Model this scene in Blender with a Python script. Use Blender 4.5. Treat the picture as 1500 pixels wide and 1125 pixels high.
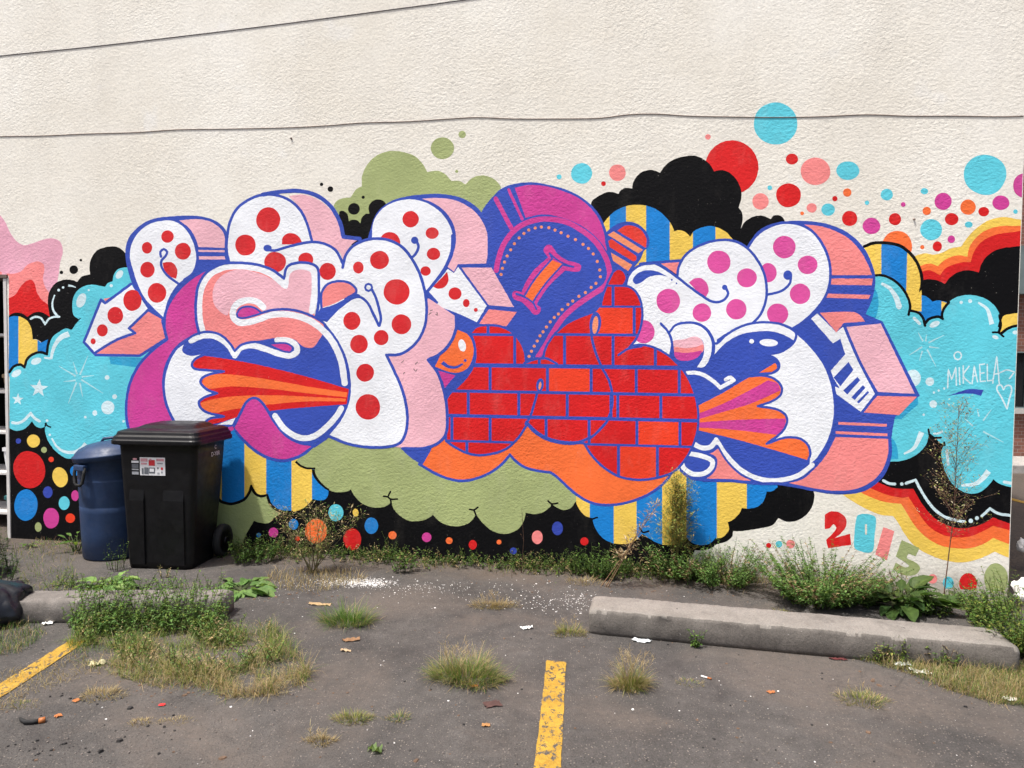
import bpy, bmesh, math, random
from mathutils import Vector, Matrix, noise
from mathutils.geometry import delaunay_2d_cdt
random.seed(11)
R = math.radians
for o in list(bpy.data.objects):
    bpy.data.objects.remove(o, do_unlink=True)
SC = bpy.context.scene
COL = SC.collection

# ------------------------------------------------------------------ camera
FPX, CX, CY = 1000.0, 750.0, 562.5          # focal length in photo pixels (24 mm on full frame)
CAMH = 1.55
PITCH, ROLL = R(2.1), 0.0095
_f = Vector((0, math.cos(PITCH), -math.sin(PITCH)))
_r0 = Vector((1, 0, 0)); _u0 = _r0.cross(_f)
CR = (_r0 * math.cos(ROLL) + _u0 * math.sin(ROLL)).normalized()
CU = CR.cross(_f).normalized()
CF = _f
CAMP = Vector((0, 0, CAMH))
cd = bpy.data.cameras.new('camera'); cam = bpy.data.objects.new('camera', cd); COL.objects.link(cam)
cd.sensor_width = 36; cd.lens = 24.0; cd.clip_end = 400; cd.clip_start = 0.05
cam.matrix_world = Matrix(((CR.x, CU.x, -CF.x, CAMP.x), (CR.y, CU.y, -CF.y, CAMP.y), (CR.z, CU.z, -CF.z, CAMP.z), (0, 0, 0, 1)))
SC.camera = cam

# ------------------------------------------------------------------ sky, sun, exposure
SUN_AZ, SUN_EL = R(54), R(68)                # sun stands behind the camera's left shoulder
sdir = Vector((-math.sin(SUN_AZ) * math.cos(SUN_EL), -math.cos(SUN_AZ) * math.cos(SUN_EL), math.sin(SUN_EL)))
W = bpy.data.worlds.new('World'); SC.world = W; W.use_nodes = True
wn = W.node_tree; wn.nodes.clear()
wo = wn.nodes.new('ShaderNodeOutputWorld'); wb = wn.nodes.new('ShaderNodeBackground'); ws = wn.nodes.new('ShaderNodeTexSky')
ws.sky_type = 'NISHITA'; ws.sun_disc = False; ws.sun_elevation = SUN_EL; ws.sun_rotation = math.atan2(sdir.x, sdir.y)
ws.dust_density = 7.0; ws.air_density = 1.0
wb.inputs['Strength'].default_value = 0.115
wn.links.new(ws.outputs[0], wb.inputs[0]); wn.links.new(wb.outputs[0], wo.inputs[0])
sl = bpy.data.lights.new('sun', 'SUN'); sun = bpy.data.objects.new('sun', sl); COL.objects.link(sun)
sl.energy = 3.0; sl.angle = R(2.5); sl.color = (1.0, 0.985, 0.95)
sun.rotation_euler = (-sdir).to_track_quat('-Z', 'Y').to_euler(); sun.location = (-6, -8, 12)
SC.view_settings.view_transform = 'Standard'; SC.view_settings.look = 'None'
SC.view_settings.exposure = 0.72; SC.view_settings.gamma = 1.0; SC.view_settings.use_curve_mapping = False

# ------------------------------------------------------------------ pixel -> place
def ray(px, py):
    return (CF + CR * ((px - CX) / FPX) - CU * ((py - CY) / FPX))
def G(px, py, z=0.0):                        # point on the ground (or a level plane)
    d = ray(px, py); t = (z - CAMH) / d.z
    return CAMP + d * t
BL = G(18, 787)                              # wall foot at the garage opening
WDIR = (G(1100, 843) - BL).normalized()
WNRM = Vector((WDIR.y, -WDIR.x, 0))          # towards the camera
WYAW = math.atan2(WDIR.y, WDIR.x)
def wall_uv(px, py):
    d = ray(px, py); t = (BL - CAMP).dot(WNRM) / d.dot(WNRM)
    p = CAMP + d * t - BL
    return p.dot(WDIR), p.z
def on_wall(u, z, off=0.0):
    return BL + WDIR * u + WNRM * off + Vector((0, 0, z))
UR = wall_uv(1477, 860)[0]
def gh(x, y):                                # gentle waves in the old asphalt, sunk soil at the wall corner
    q = Vector((x, y, 0)) - BL; d = q.dot(WNRM); u = q.dot(WDIR)
    a = min(1, max(0, (u - UR + 1.9) / 1.9)); b = min(1, max(0, 1 - (d - 0.05) / 0.5)); c = min(1, max(0, 1 - (u - UR - 0.6) / 1.2))
    dip = -0.18 * a * a * (b * b * (3 - 2 * b)) * c if d > -1.5 else 0
    return dip - 0.007 + 0.0035 * math.sin(1.7 * x + 0.6 * y) + 0.0025 * math.sin(3.1 * y - 1.3 * x + 1.0) + 0.001 * math.sin(7.3 * x + 5.1 * y)
def keep(p, m=0.05):
    d = (p - BL).dot(WNRM)
    return p + WNRM * (m - d) if d < m and p.x < on_wall(UR, 0).x + 0.02 else p
def GW(px, py): return keep(G(px, py))
def GP(px, py):
    p = keep(G(px, py), 0.02); p.z = gh(p.x, p.y); return p

# ------------------------------------------------------------------ materials
def lin(c):
    return tuple(((v / 255) / 12.92 if v / 255 <= 0.04045 else ((v / 255 + 0.055) / 1.055) ** 2.4) for v in c)
class NT:
    def __init__(s, name):
        s.m = bpy.data.materials.new(name); s.m.use_nodes = True; s.t = s.m.node_tree; s.t.nodes.clear()
        s.out = s.n('ShaderNodeOutputMaterial'); s.b = s.n('ShaderNodeBsdfPrincipled'); s.l(s.b.outputs[0], s.out.inputs[0])
    def n(s, t, **k):
        x = s.t.nodes.new(t)
        for a, v in k.items(): setattr(x, a, v)
        return x
    def l(s, a, b): s.t.links.new(a, b)
    def pos(s):
        return s.n('ShaderNodeNewGeometry').outputs['Position']
    def noise(s, vec, scale, detail=4, rough=0.55, dist=0.0):
        x = s.n('ShaderNodeTexNoise'); x.inputs['Scale'].default_value = scale; x.inputs['Detail'].default_value = detail
        x.inputs['Roughness'].default_value = rough; x.inputs['Distortion'].default_value = dist
        if vec is not None: s.l(vec, x.inputs['Vector'])
        return x.outputs['Fac']
    def vor(s, vec, scale, out='Distance', feature='F1'):
        x = s.n('ShaderNodeTexVoronoi', feature=feature); x.inputs['Scale'].default_value = scale
        s.l(vec, x.inputs['Vector']); return x.outputs[out]
    def ramp(s, fac, stops, interp='LINEAR'):
        x = s.n('ShaderNodeValToRGB'); s.l(fac, x.inputs[0]); e = x.color_ramp; e.interpolation = interp
        while len(e.elements) < len(stops): e.elements.new(0.5)
        for el, (p, c) in zip(e.elements, stops):
            el.position = p; el.color = (c, c, c, 1) if isinstance(c, (int, float)) else (*c[:3], 1)
        return x.outputs[0]
    def mix(s, fac, a, b, mode='MIX'):
        x = s.n('ShaderNodeMix', data_type='RGBA', blend_type=mode)
        for i, v in ((0, fac), (6, a), (7, b)):
            if isinstance(v, (int, float)): x.inputs[i].default_value = v
            elif isinstance(v, tuple): x.inputs[i].default_value = (*v[:3], 1)
            else: s.l(v, x.inputs[i])
        return x.outputs[2]
    def math(s, op, a, b=0.0):
        x = s.n('ShaderNodeMath', operation=op)
        for i, v in ((0, a), (1, b)):
            if isinstance(v, (int, float)): x.inputs[i].default_value = v
            else: s.l(v, x.inputs[i])
        return x.outputs[0]
    def bump(s, h, strength, dist, nrm=None):
        x = s.n('ShaderNodeBump'); x.inputs['Strength'].default_value = strength; x.inputs['Distance'].default_value = dist
        s.l(h, x.inputs['Height'])
        if nrm is not None: s.l(nrm, x.inputs['Normal'])
        return x.outputs[0]
    def stretch(s, vec, sc, rot=(0, 0, 0)):
        x = s.n('ShaderNodeMapping'); x.inputs['Scale'].default_value = sc; x.inputs['Rotation'].default_value = rot
        s.l(vec, x.inputs[0]); return x.outputs[0]
    def fin(s, col=None, rough=0.7, nrm=None, spec=0.4):
        if col is not None:
            if isinstance(col, tuple): s.b.inputs['Base Color'].default_value = (*col[:3], 1)
            else: s.l(col, s.b.inputs['Base Color'])
        if isinstance(rough, (int, float)): s.b.inputs['Roughness'].default_value = rough
        else: s.l(rough, s.b.inputs['Roughness'])
        s.b.inputs['Specular IOR Level'].default_value = spec
        if nrm is not None: s.l(nrm, s.b.inputs['Normal'])
        return s.m

def stucco_nrm(q, k=1.0):
    p = q.pos()
    a = q.noise(q.stretch(p, (1, 1, 1.25), (0.0, 0.6, 0.0)), 42, 3, 0.6, 0.35)
    c = q.noise(p, 6, 2, 0.5)
    d = q.noise(p, 1.3, 2, 0.5)
    am = q.math('MULTIPLY', a, q.ramp(d, [(0.35, 0.55), (0.65, 1.15)]))
    h = q.math('ADD', am, q.math('MULTIPLY', c, 0.5))
    return q.bump(h, 0.5 * k, 0.0085)
def m_stucco():
    q = NT('cream_stucco'); p = q.pos()
    base = q.mix(q.ramp(q.noise(p, 1.1, 5, 0.6), [(0.35, 0), (0.7, 1)]), lin((231, 226, 214)), lin((241, 238, 229)))
    streak = q.ramp(q.noise(q.stretch(p, (2.6, 2.6, 0.35)), 1.6, 5, 0.65, 0.4), [(0.46, 0), (0.72, 1)])
    base = q.mix(q.math('MULTIPLY', streak, 0.26), base, lin((212, 207, 197)))
    blot = q.ramp(q.noise(p, 2.3, 3, 0.5, 0.3), [(0.66, 0), (0.74, 1)])
    base = q.mix(q.math('MULTIPLY', blot, 0.5), base, lin((238, 238, 236)))
    fine = q.ramp(q.noise(p, 60, 4, 0.65), [(0.3, 0.86), (0.6, 1.0)])
    base = q.mix(1.0, base, fine, 'MULTIPLY')
    spk = q.ramp(q.noise(p, 130, 1, 0.4), [(0.76, 0), (0.8, 1)])
    base = q.mix(q.math('MULTIPLY', spk, 0.5), base, lin((120, 108, 96)))
    foot = q.n('ShaderNodeSeparateXYZ'); q.l(p, foot.inputs[0])
    low = q.ramp(q.math('ADD', foot.outputs[2], q.math('MULTIPLY', q.noise(p, 9, 4), 0.22)), [(0.10, 1), (0.26, 0)])
    base = q.mix(q.math('MULTIPLY', low, 0.55), base, lin((128, 118, 104)))
    return q.fin(base, 0.9, stucco_nrm(q), 0.2)
PAINT = {}
PC = dict(white=(243, 246, 251), blue=(56, 82, 182), red=(216, 30, 32), rdot=(216, 40, 46), pdot=(224, 84, 162), mag=(208, 66, 152),
          lpink=(242, 186, 198), salmon=(246, 142, 140), orange=(250, 116, 58), ored=(240, 66, 36), teal=(98, 208, 226), deep=(48, 164, 208),
          yellow=(246, 208, 92), bblue=(24, 132, 214), olive=(166, 178, 120), black=(9, 9, 12), cream=(232, 225, 212), flame=(234, 172, 192),
          hl=(214, 238, 244), spark=(176, 224, 232), sred=(232, 62, 50), indigo=(54, 74, 174), ldot=(244, 150, 110), grey=(120, 104, 104))
def paint_mat(c):
    if c in PAINT: return PAINT[c]
    q = NT('paint_' + c); p = q.pos(); b = lin(PC[c]); d = tuple(v * 0.84 for v in b)
    col = q.mix(q.ramp(q.noise(p, 3.0, 4, 0.65), [(0.35, 0), (0.65, 1)]), d, b)
    n2 = q.noise(p, 60, 4, 0.72)
    thin = q.ramp(q.noise(q.stretch(p, (1, 1, 0.4)), 7, 4, 0.7), [(0.52, 0), (0.78, 1)]); col = q.mix(q.math('MULTIPLY', thin, 0.02 if c in ('black', 'blue', 'indigo') else 0.07), col, lin((214, 206, 196)))
    col = q.mix(q.math('MULTIPLY', q.ramp(n2, [(0.27, 1), (0.36, 0)]), 0.35), col, tuple(v * 0.55 for v in b))
    col = q.mix(q.math('MULTIPLY', q.ramp(n2, [(0.70, 0), (0.72, 1)]), 0.5), col, lin((205, 198, 188)))
    PAINT[c] = q.fin(col, 0.7, stucco_nrm(q), 0.12 if c == 'black' else 0.22)
    return PAINT[c]
def asphalt_col(q, p):
    a = q.mix(q.ramp(q.noise(p, 1.3, 5, 0.6), [(0.35, 0), (0.7, 1)]), (0.056, 0.0515, 0.0485), (0.092, 0.084, 0.078))
    fine = q.ramp(q.noise(p, 160, 3, 0.7), [(0.3, 0.62), (0.7, 1.35)])
    a = q.mix(1.0, a, fine, 'MULTIPLY')
    st = q.vor(p, 95, 'Distance'); sc = q.vor(p, 95, 'Color')
    sep = q.n('ShaderNodeSeparateColor'); q.l(sc, sep.inputs[0])
    m = q.math('MULTIPLY', q.ramp(st, [(0.22, 1), (0.34, 0)]), q.ramp(sep.outputs[0], [(0.74, 0), (0.76, 1)]))
    a = q.mix(q.math('MULTIPLY', m, 0.75), a, q.mix(sep.outputs[1], (0.12, 0.105, 0.09), (0.31, 0.265, 0.225)))
    m2 = q.math('MULTIPLY', q.ramp(st, [(0.25, 1), (0.36, 0)]), q.ramp(sep.outputs[2], [(0.84, 0), (0.86, 1)]))
    a = q.mix(q.math('MULTIPLY', m2, 0.8), a, (0.025, 0.023, 0.022))
    a = q.mix(1.0, a, q.ramp(q.noise(p, 11, 5, 0.7, 0.4), [(0.3, 0.80), (0.7, 1.2)]), 'MULTIPLY')
    sand = q.ramp(q.noise(p, 0.95, 4, 0.55, 0.5), [(0.50, 0), (0.62, 1)])
    sand = q.math('MULTIPLY', sand, q.ramp(q.noise(p, 40, 4, 0.7), [(0.3, 0.25), (0.6, 0.9)]))
    a = q.mix(q.math('MULTIPLY', sand, 0.75), a, (0.125, 0.102, 0.086))
    pale = q.ramp(q.noise(p, 2.2, 5, 0.75), [(0.62, 0), (0.78, 1)])
    a = q.mix(q.math('MULTIPLY', pale, 0.35), a, (0.18, 0.172, 0.168))
    ck = q.ramp(q.vor(q.mix(0.12, p, q.n('ShaderNodeTexNoise').outputs['Color'], 'ADD'), 0.85, 'Distance', 'DISTANCE_TO_EDGE'), [(0.0, 1), (0.0065, 0)])
    ck = q.math('MULTIPLY', ck, q.ramp(q.noise(p, 0.7, 1), [(0.60, 0), (0.68, 1)]))
    a = q.mix(q.math('MULTIPLY', ck, 0.85), a, (0.022, 0.02, 0.018))
    ds = q.ramp(q.noise(p, 1.9, 5, 0.7, 0.6), [(0.30, 1), (0.42, 0)]); a = q.mix(q.math('MULTIPLY', ds, 0.55), a, (0.038, 0.034, 0.033))
    bl = q.ramp(q.noise(p, 17, 4, 0.6), [(0.70, 0), (0.74, 1)])
    a = q.mix(q.math('MULTIPLY', bl, 0.7), a, (0.028, 0.026, 0.026))
    return a, st, ck
def asphalt_nrm(q, p, st, ck):
    h = q.math('ADD', q.math('MULTIPLY', q.noise(p, 130, 2, 0.7), 0.8), q.math('MULTIPLY', q.noise(p, 14, 3, 0.6), 1.5))
    return q.bump(h, 0.8, 0.009)
def m_asphalt():
    q = NT('old_asphalt'); p = q.pos(); a, st, ck = asphalt_col(q, p)
    # soil drifted along the wall foot
    sp = q.n('ShaderNodeVectorMath', operation='DOT_PRODUCT'); q.l(p, sp.inputs[0]); sp.inputs[1].default_value = tuple(WNRM)
    dist = q.math('SUBTRACT', sp.outputs['Value'], BL.dot(WNRM))
    dist = q.math('ADD', dist, q.math('MULTIPLY', q.noise(p, 4, 5, 0.65), 0.7))
    soil = q.math('MULTIPLY', q.ramp(q.math('MULTIPLY', dist, 0.5), [(0.24, 1), (0.42, 0)]), q.ramp(q.noise(p, 23, 5, 0.7), [(0.32, 0.35), (0.55, 1)]))
    a = q.mix(q.math('MULTIPLY', soil, 0.8), a, q.mix(q.noise(p, 50, 3), (0.05, 0.039, 0.031), (0.14, 0.107, 0.082)))
    return q.fin(a, 0.88, asphalt_nrm(q, p, st, ck), 0.3)
def m_yellow():
    q = NT('worn_yellow_paint'); p = q.pos(); a, st, ck = asphalt_col(q, p)
    y = q.mix(q.ramp(q.noise(p, 8, 5, 0.65), [(0.3, 0), (0.7, 1)]), (0.36, 0.20, 0.022), (0.50, 0.31, 0.04))
    dirt = q.ramp(q.noise(p, 60, 4, 0.7), [(0.3, 0.75), (0.6, 1)]); y = q.mix(1.0, y, dirt, 'MULTIPLY')
    chip = q.ramp(q.noise(q.stretch(p, (1.6, 1, 1)), 20, 5, 0.72, 0.3), [(0.545, 0), (0.565, 1)])
    chip = q.math('MAXIMUM', chip, q.ramp(q.noise(p, 75, 3, 0.6), [(0.68, 0), (0.71, 1)]))
    return q.fin(q.mix(chip, y, a), 0.7, asphalt_nrm(q, p, st, ck), 0.35)
def m_concrete(name, c1, c2, stain=(0.09, 0.08, 0.07)):
    q = NT(name); p = q.pos()
    a = q.mix(q.ramp(q.noise(p, 5, 6, 0.65), [(0.3, 0), (0.7, 1)]), c1, c2)
    a = q.mix(1.0, a, q.ramp(q.noise(p, 140, 3, 0.7), [(0.3, 0.72), (0.65, 1.12)]), 'MULTIPLY')
    s = q.ramp(q.noise(p, 9, 5, 0.7, 0.4), [(0.52, 0), (0.72, 1)]); a = q.mix(q.math('MULTIPLY', s, 0.5), a, stain)
    w = q.ramp(q.noise(p, 38, 5, 0.75), [(0.66, 0), (0.7, 1)]); a = q.mix(q.math('MULTIPLY', w, 0.6), a, (0.5, 0.48, 0.45))
    v = q.ramp(q.noise(p, 70, 2, 0.5), [(0.71, 0), (0.74, 1)]); a = q.mix(q.math('MULTIPLY', v, 0.7), a, (0.05, 0.045, 0.04))
    h = q.math('ADD', q.noise(p, 90, 5, 0.7), q.math('MULTIPLY', q.noise(p, 12, 4), 1.5))
    return q.fin(a, 0.9, q.bump(h, 0.6, 0.006), 0.25)
def m_plain(name, c, rough=0.6, var=0.15, scale=8, spec=0.4, bump=0.0, dust=None):
    q = NT(name); p = q.pos()
    a = q.mix(q.ramp(q.noise(p, scale, 5, 0.65), [(0.3, 0), (0.7, 1)]), tuple(v * (1 - var) for v in c), tuple(min(1, v * (1 + var)) for v in c))
    r = q.ramp(q.noise(p, scale * 2.3, 4, 0.6), [(0.3, max(0.05, rough - 0.12)), (0.7, min(1, rough + 0.12))])
    if dust:
        d = q.ramp(q.noise(p, 14, 6, 0.75, 0.3), [(0.5, 0), (0.8, 1)]); a = q.mix(q.math('MULTIPLY', d, dust), a, (0.30, 0.26, 0.22))
    nr = q.bump(q.noise(p, scale * 12, 4, 0.6), bump, 0.004) if bump else None
    return q.fin(a, r, nr, spec)
def m_leafy(name, trans=0.42):
    q = NT(name); at = q.n('ShaderNodeAttribute'); at.attribute_name = 'tint'
    p = q.pos(); c = q.mix(1.0, at.outputs['Color'], q.ramp(q.noise(p, 45, 3), [(0.3, 0.75), (0.7, 1.15)]), 'MULTIPLY')
    q.l(c, q.b.inputs['Base Color']); q.b.inputs['Roughness'].default_value = 0.55; q.b.inputs['Specular IOR Level'].default_value = 0.25
    tr = q.n('ShaderNodeBsdfTranslucent'); q.l(q.mix(1.0, c, (1.0, 1.05, 0.6), 'MULTIPLY'), tr.inputs[0])
    mx = q.n('ShaderNodeMixShader'); mx.inputs[0].default_value = trans
    q.l(q.b.outputs[0], mx.inputs[1]); q.l(tr.outputs[0], mx.inputs[2]); q.l(mx.outputs[0], q.out.inputs[0])
    return q.m
def m_brick():
    q = NT('far_brick'); tc = q.n('ShaderNodeTexCoord'); mp = q.n('ShaderNodeMapping'); q.l(tc.outputs['Object'], mp.inputs[0]); mp.inputs['Rotation'].default_value = (R(90), 0, 0)
    b = q.n('ShaderNodeTexBrick'); q.l(mp.outputs[0], b.inputs['Vector']); b.inputs['Scale'].default_value = 4.5
    b.inputs['Color1'].default_value = (0.24, 0.10, 0.07, 1); b.inputs['Color2'].default_value = (0.17, 0.075, 0.055, 1); b.inputs['Mortar'].default_value = (0.27, 0.23, 0.2, 1)
    b.inputs['Mortar Size'].default_value = 0.015
    return q.fin(b.outputs[0], 0.9)

MAT = {}
def mats():
    M = MAT
    M['stucco'] = m_stucco(); M['asphalt'] = m_asphalt(); M['yellow'] = m_yellow()
    M['conc'] = m_concrete('pale_concrete', (0.19, 0.174, 0.154), (0.27, 0.248, 0.222)); M['conc_old'] = m_concrete('dirty_concrete', (0.13, 0.117, 0.107), (0.22, 0.20, 0.182))
    M['shaded_grimed'] = m_concrete('shaded_grimed_concrete', (0.10, 0.090, 0.081), (0.17, 0.154, 0.138), (0.05, 0.045, 0.04))  # darker concrete: front-face shading put into the colour, plus tyre grime
    M['binblack'] = m_plain('black_plastic', (0.004, 0.004, 0.005), 0.42, 0.3, 9, 0.28, 0.08, 0.012)
    M['binblue'] = m_plain('navy_plastic', (0.019, 0.040, 0.098), 0.5, 0.2, 9, 0.35, 0.08, 0.05)
    M['rubber'] = m_plain('black_rubber', (0.014, 0.014, 0.014), 0.75, 0.3, 20)
    M['steel'] = m_plain('dull_steel', (0.25, 0.25, 0.25), 0.45, 0.2, 20)
    M['bag'] = m_plain('black_bag_plastic', (0.009, 0.010, 0.014), 0.36, 0.3, 12, 0.45)
    M['label'] = m_plain('white_label', (0.72, 0.72, 0.74), 0.5, 0.1, 60)
    M['lred'] = m_plain('label_red', (0.55, 0.03, 0.04), 0.5, 0.2, 80); M['lpinkp'] = m_plain('label_pink', (0.6, 0.3, 0.33), 0.5, 0.2, 80)
    M['lgrey'] = m_plain('label_grey', (0.13, 0.14, 0.16), 0.5, 0.2, 80); M['lmid'] = m_plain('label_mid_grey', (0.32, 0.33, 0.36), 0.5, 0.2, 80)
    M['wire'] = m_plain('brown_cable', (0.24, 0.18, 0.155), 0.7, 0.25, 20); M['cable'] = m_plain('dark_cable', (0.085, 0.07, 0.075), 0.6, 0.25, 20)
    M['leaf'] = m_leafy('leaf_green'); M['dry'] = m_leafy('dry_plant', 0.2)
    M['brick'] = m_brick(); M['glass'] = m_plain('dark_glass', (0.01, 0.012, 0.014), 0.08, 0.2, 3, 0.6)
    M['trimgrey'] = m_plain('grey_green_metal', (0.16, 0.2, 0.2), 0.5, 0.2, 3); M['sill'] = m_plain('pale_sill', (0.5, 0.48, 0.45), 0.8, 0.1, 6)
    M['dark'] = m_plain('dark_interior', (0.05, 0.045, 0.04), 0.9, 0.3, 3); M['lintel'] = m_plain('brown_lintel', (0.14, 0.10, 0.08), 0.8, 0.3, 6)
    M['whitewood'] = m_plain('white_paint_wood', (0.62, 0.60, 0.58), 0.6, 0.12, 7); M['teal'] = m_plain('teal_plastic', (0.02, 0.10, 0.11), 0.5, 0.2, 7)
    M['plum'] = m_plain('plum_cloth', (0.12, 0.03, 0.07), 0.9, 0.2, 12); M['paper'] = m_plain('white_paper', (0.74, 0.73, 0.70), 0.8, 0.1, 30)
    M['tan'] = m_plain('tan_card', (0.36, 0.26, 0.16), 0.85, 0.2, 12); M['roof'] = m_plain('roof_felt', (0.08, 0.08, 0.08), 0.9, 0.2, 3)
    M['orangebit'] = m_plain('orange_plastic', (0.40, 0.135, 0.04), 0.5, 0.2, 30); M['redbit'] = m_plain('red_plastic', (0.55, 0.03, 0.03), 0.45, 0.2, 30)
    M['blackbit'] = m_plain('tar_crumb', (0.028, 0.026, 0.025), 0.9, 0.3, 40); M['clear'] = m_plain('cloudy_plastic', (0.6, 0.63, 0.64), 0.25, 0.15, 40, 0.6)
    M['flake'] = m_plain('white_flakes', (0.68, 0.67, 0.65), 0.8, 0.1, 40); M['stone'] = m_plain('grit', (0.15, 0.13, 0.115), 0.9, 0.5, 30)
    M['pave'] = m_concrete('pavement', (0.34, 0.32, 0.30), (0.46, 0.44, 0.41))
mats()

# ------------------------------------------------------------------ object helpers
def tag(o, label=None, cat=None, group=None, kind=None):
    if label: o['label'] = label
    if cat: o['category'] = cat
    if group: o['group'] = group
    if kind: o['kind'] = kind
    return o
def link(o, parent=None):
    COL.objects.link(o)
    if parent is not None: o.parent = parent
    return o
def empty(name, loc=(0, 0, 0), rz=0.0):
    o = bpy.data.objects.new(name, None); o.empty_display_size = 0.1; link(o); o.location = loc; o.rotation_euler = (0, 0, rz); return o
def mesh_obj(name, vs, fs, mat, parent=None, smooth=False):
    me = bpy.data.meshes.new(name); me.from_pydata([tuple(v) for v in vs], [], fs); me.materials.append(mat); me.update()
    if smooth:
        for p in me.polygons: p.use_smooth = True
    return link(bpy.data.objects.new(name, me), parent)
def bm_obj(name, bm, mat, parent=None, smooth=False):
    me = bpy.data.meshes.new(name); bm.normal_update(); bm.to_mesh(me); bm.free(); me.materials.append(mat)
    if smooth:
        for p in me.polygons: p.use_smooth = True
    return link(bpy.data.objects.new(name, me), parent)
def box(bm, x0, x1, y0, y1, z0, z1, M=None):
    vs = [Vector((x, y, z)) for z in (z0, z1) for x, y in ((x0, y0), (x1, y0), (x1, y1), (x0, y1))]
    if M is not None: vs = [M @ v for v in vs]
    b = [bm.verts.new(v) for v in vs]
    for f in ((0, 3, 2, 1), (4, 5, 6, 7), (0, 1, 5, 4), (1, 2, 6, 5), (2, 3, 7, 6), (3, 0, 4, 7)): bm.faces.new([b[i] for i in f])
def bev(bm, w=0.006, seg=2):
    bmesh.ops.bevel(bm, geom=bm.edges[:], offset=w, segments=seg, affect='EDGES', profile=0.6)
def box_obj(name, dims, mat, parent=None, bevel=0.0):
    bm = bmesh.new(); box(bm, *dims)
    if bevel: bev(bm, bevel)
    return bm_obj(name, bm, mat, parent)
def loft(bm, rings, cap0=True, cap1=True):
    rs = [[bm.verts.new(p) for p in r] for r in rings]; n = len(rs[0])
    for a, b in zip(rs, rs[1:]):
        for i in range(n): bm.faces.new((a[i], a[(i + 1) % n], b[(i + 1) % n], b[i]))
    if cap0: bm.faces.new(rs[0][::-1])
    if cap1: bm.faces.new(rs[-1])
    return rs
def tube(bm, pts, r, n=6):
    pts = [Vector(p) for p in pts]; rings = []
    for i, p in enumerate(pts):
        t = (pts[min(i + 1, len(pts) - 1)] - pts[max(i - 1, 0)]).normalized()
        a = t.cross(Vector((0, 0, 1)) if abs(t.z) < 0.9 else Vector((1, 0, 0))).normalized(); b = t.cross(a)
        rr = r[i] if isinstance(r, (list, tuple)) else r
        rings.append([p + a * math.cos(2 * math.pi * k / n) * rr + b * math.sin(2 * math.pi * k / n) * rr for k in range(n)])
    loft(bm, rings)

# ------------------------------------------------------------------ ground
def axis(lo, hi, dlo, dhi, step, far):
    xs = []; x = dlo
    while x <= dhi + 1e-6: xs.append(x); x += step
    g = step; x = dlo
    left = []
    while x > lo: g *= 1.5; x = max(lo, x - g); left.append(x)
    g = step; x = dhi; right = []
    while x < hi: g *= 1.5; x = min(hi, x + g); right.append(x)
    return left[::-1] + xs + right
gx = axis(-80, 80, -6, 6, 0.08, 0); gy = axis(-60, 120, 1.0, 7.0, 0.08, 0)
gv = [(x, y, gh(x, y) if (-6 <= x <= 6 and 1 <= y <= 7) else -0.007) for y in gy for x in gx]
nx = len(gx)
gf = [(j * nx + i, j * nx + i + 1, (j + 1) * nx + i + 1, (j + 1) * nx + i) for j in range(len(gy) - 1) for i in range(nx - 1)]
tag(mesh_obj('ground', gv, gf, MAT['asphalt'], smooth=True), 'worn grey asphalt of the car park with grit and dust', 'asphalt', kind='structure')

def road_line(name, a, b, w, label):
    d = (b - a); L = d.length; d.normalize(); s = Vector((-d.y, d.x, 0)); n = int(L / 0.03); vs = []; fs = []; K = 5
    for i in range(n + 1):
        c = a + d * (L * i / n)
        ww = w * (1 + 0.05 * noise.noise(Vector((i * 0.35, a.x, 3))))
        for k in range(K):
            e = ww * (k / (K - 1) - 0.5) + (0.004 * noise.noise(Vector((i * 1.3, k * 9, a.x))) if k in (0, K - 1) else 0)
            off = d * (0.012 * noise.noise(Vector((k * 1.7, a.y, 1)))) if i in (0, n) else Vector((0, 0, 0))
            p = c + s * e + off; vs.append((p.x, p.y, gh(p.x, p.y) + 0.004))
    for i in range(n):
        for k in range(K - 1): fs.append((i * K + k, i * K + k + 1, (i + 1) * K + k + 1, (i + 1) * K + k))
    o = mesh_obj(name, vs, fs, MAT['yellow'], smooth=True)
    return tag(o, label, 'road marking', kind='structure')
a = G(815, 967); b = G(802, 1125); b2 = a + (b - a).normalized() * 3.2
road_line('parking_line', a, b2, 0.10, 'worn yellow parking line between the two concrete wheel stops')
a = G(118, 935); b = G(8, 1005); b2 = a + (b - a).normalized() * 3.2
road_line('parking_line', a, b2, 0.10, 'faded yellow parking line half buried in dry grass')

# ------------------------------------------------------------------ building with the mural
bld = empty('mural_building', BL, WYAW)
tag(bld, 'cream stucco building whose long wall carries a bright graffiti mural', 'building')
UO = wall_uv(13, 600)[0]; ZO = wall_uv(8, 402)[1]      # garage opening: right jamb, lintel height
UO2 = UO - 2.6; HB = 6.4; UL = -9.0; TH = 0.28; UE = UR + 0.0
bm = bmesh.new(); us = [UL, UO2, UO, UE]; zs = [-0.4, ZO, HB]; gv_ = {}
for y in (0, TH):
    for a in range(4):
        for b in range(3): gv_[(a, b, y)] = bm.verts.new((us[a], y, zs[b]))
for a in range(3):
    for b in range(2):
        if (a, b) == (1, 0): continue
        q = [(a, b), (a + 1, b), (a + 1, b + 1), (a, b + 1)]
        bm.faces.new([gv_[(*k, 0)] for k in q]); bm.faces.new([gv_[(*k, TH)] for k in q[::-1]])
loop = [(0, 0), (1, 0), (1, 1), (2, 1), (2, 0), (3, 0), (3, 1), (3, 2), (2, 2), (1, 2), (0, 2), (0, 1)]
for k, l in zip(loop, loop[1:] + loop[:1]): bm.faces.new((gv_[(*k, 0)], gv_[(*k, TH)], gv_[(*l, TH)], gv_[(*l, 0)]))
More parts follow.
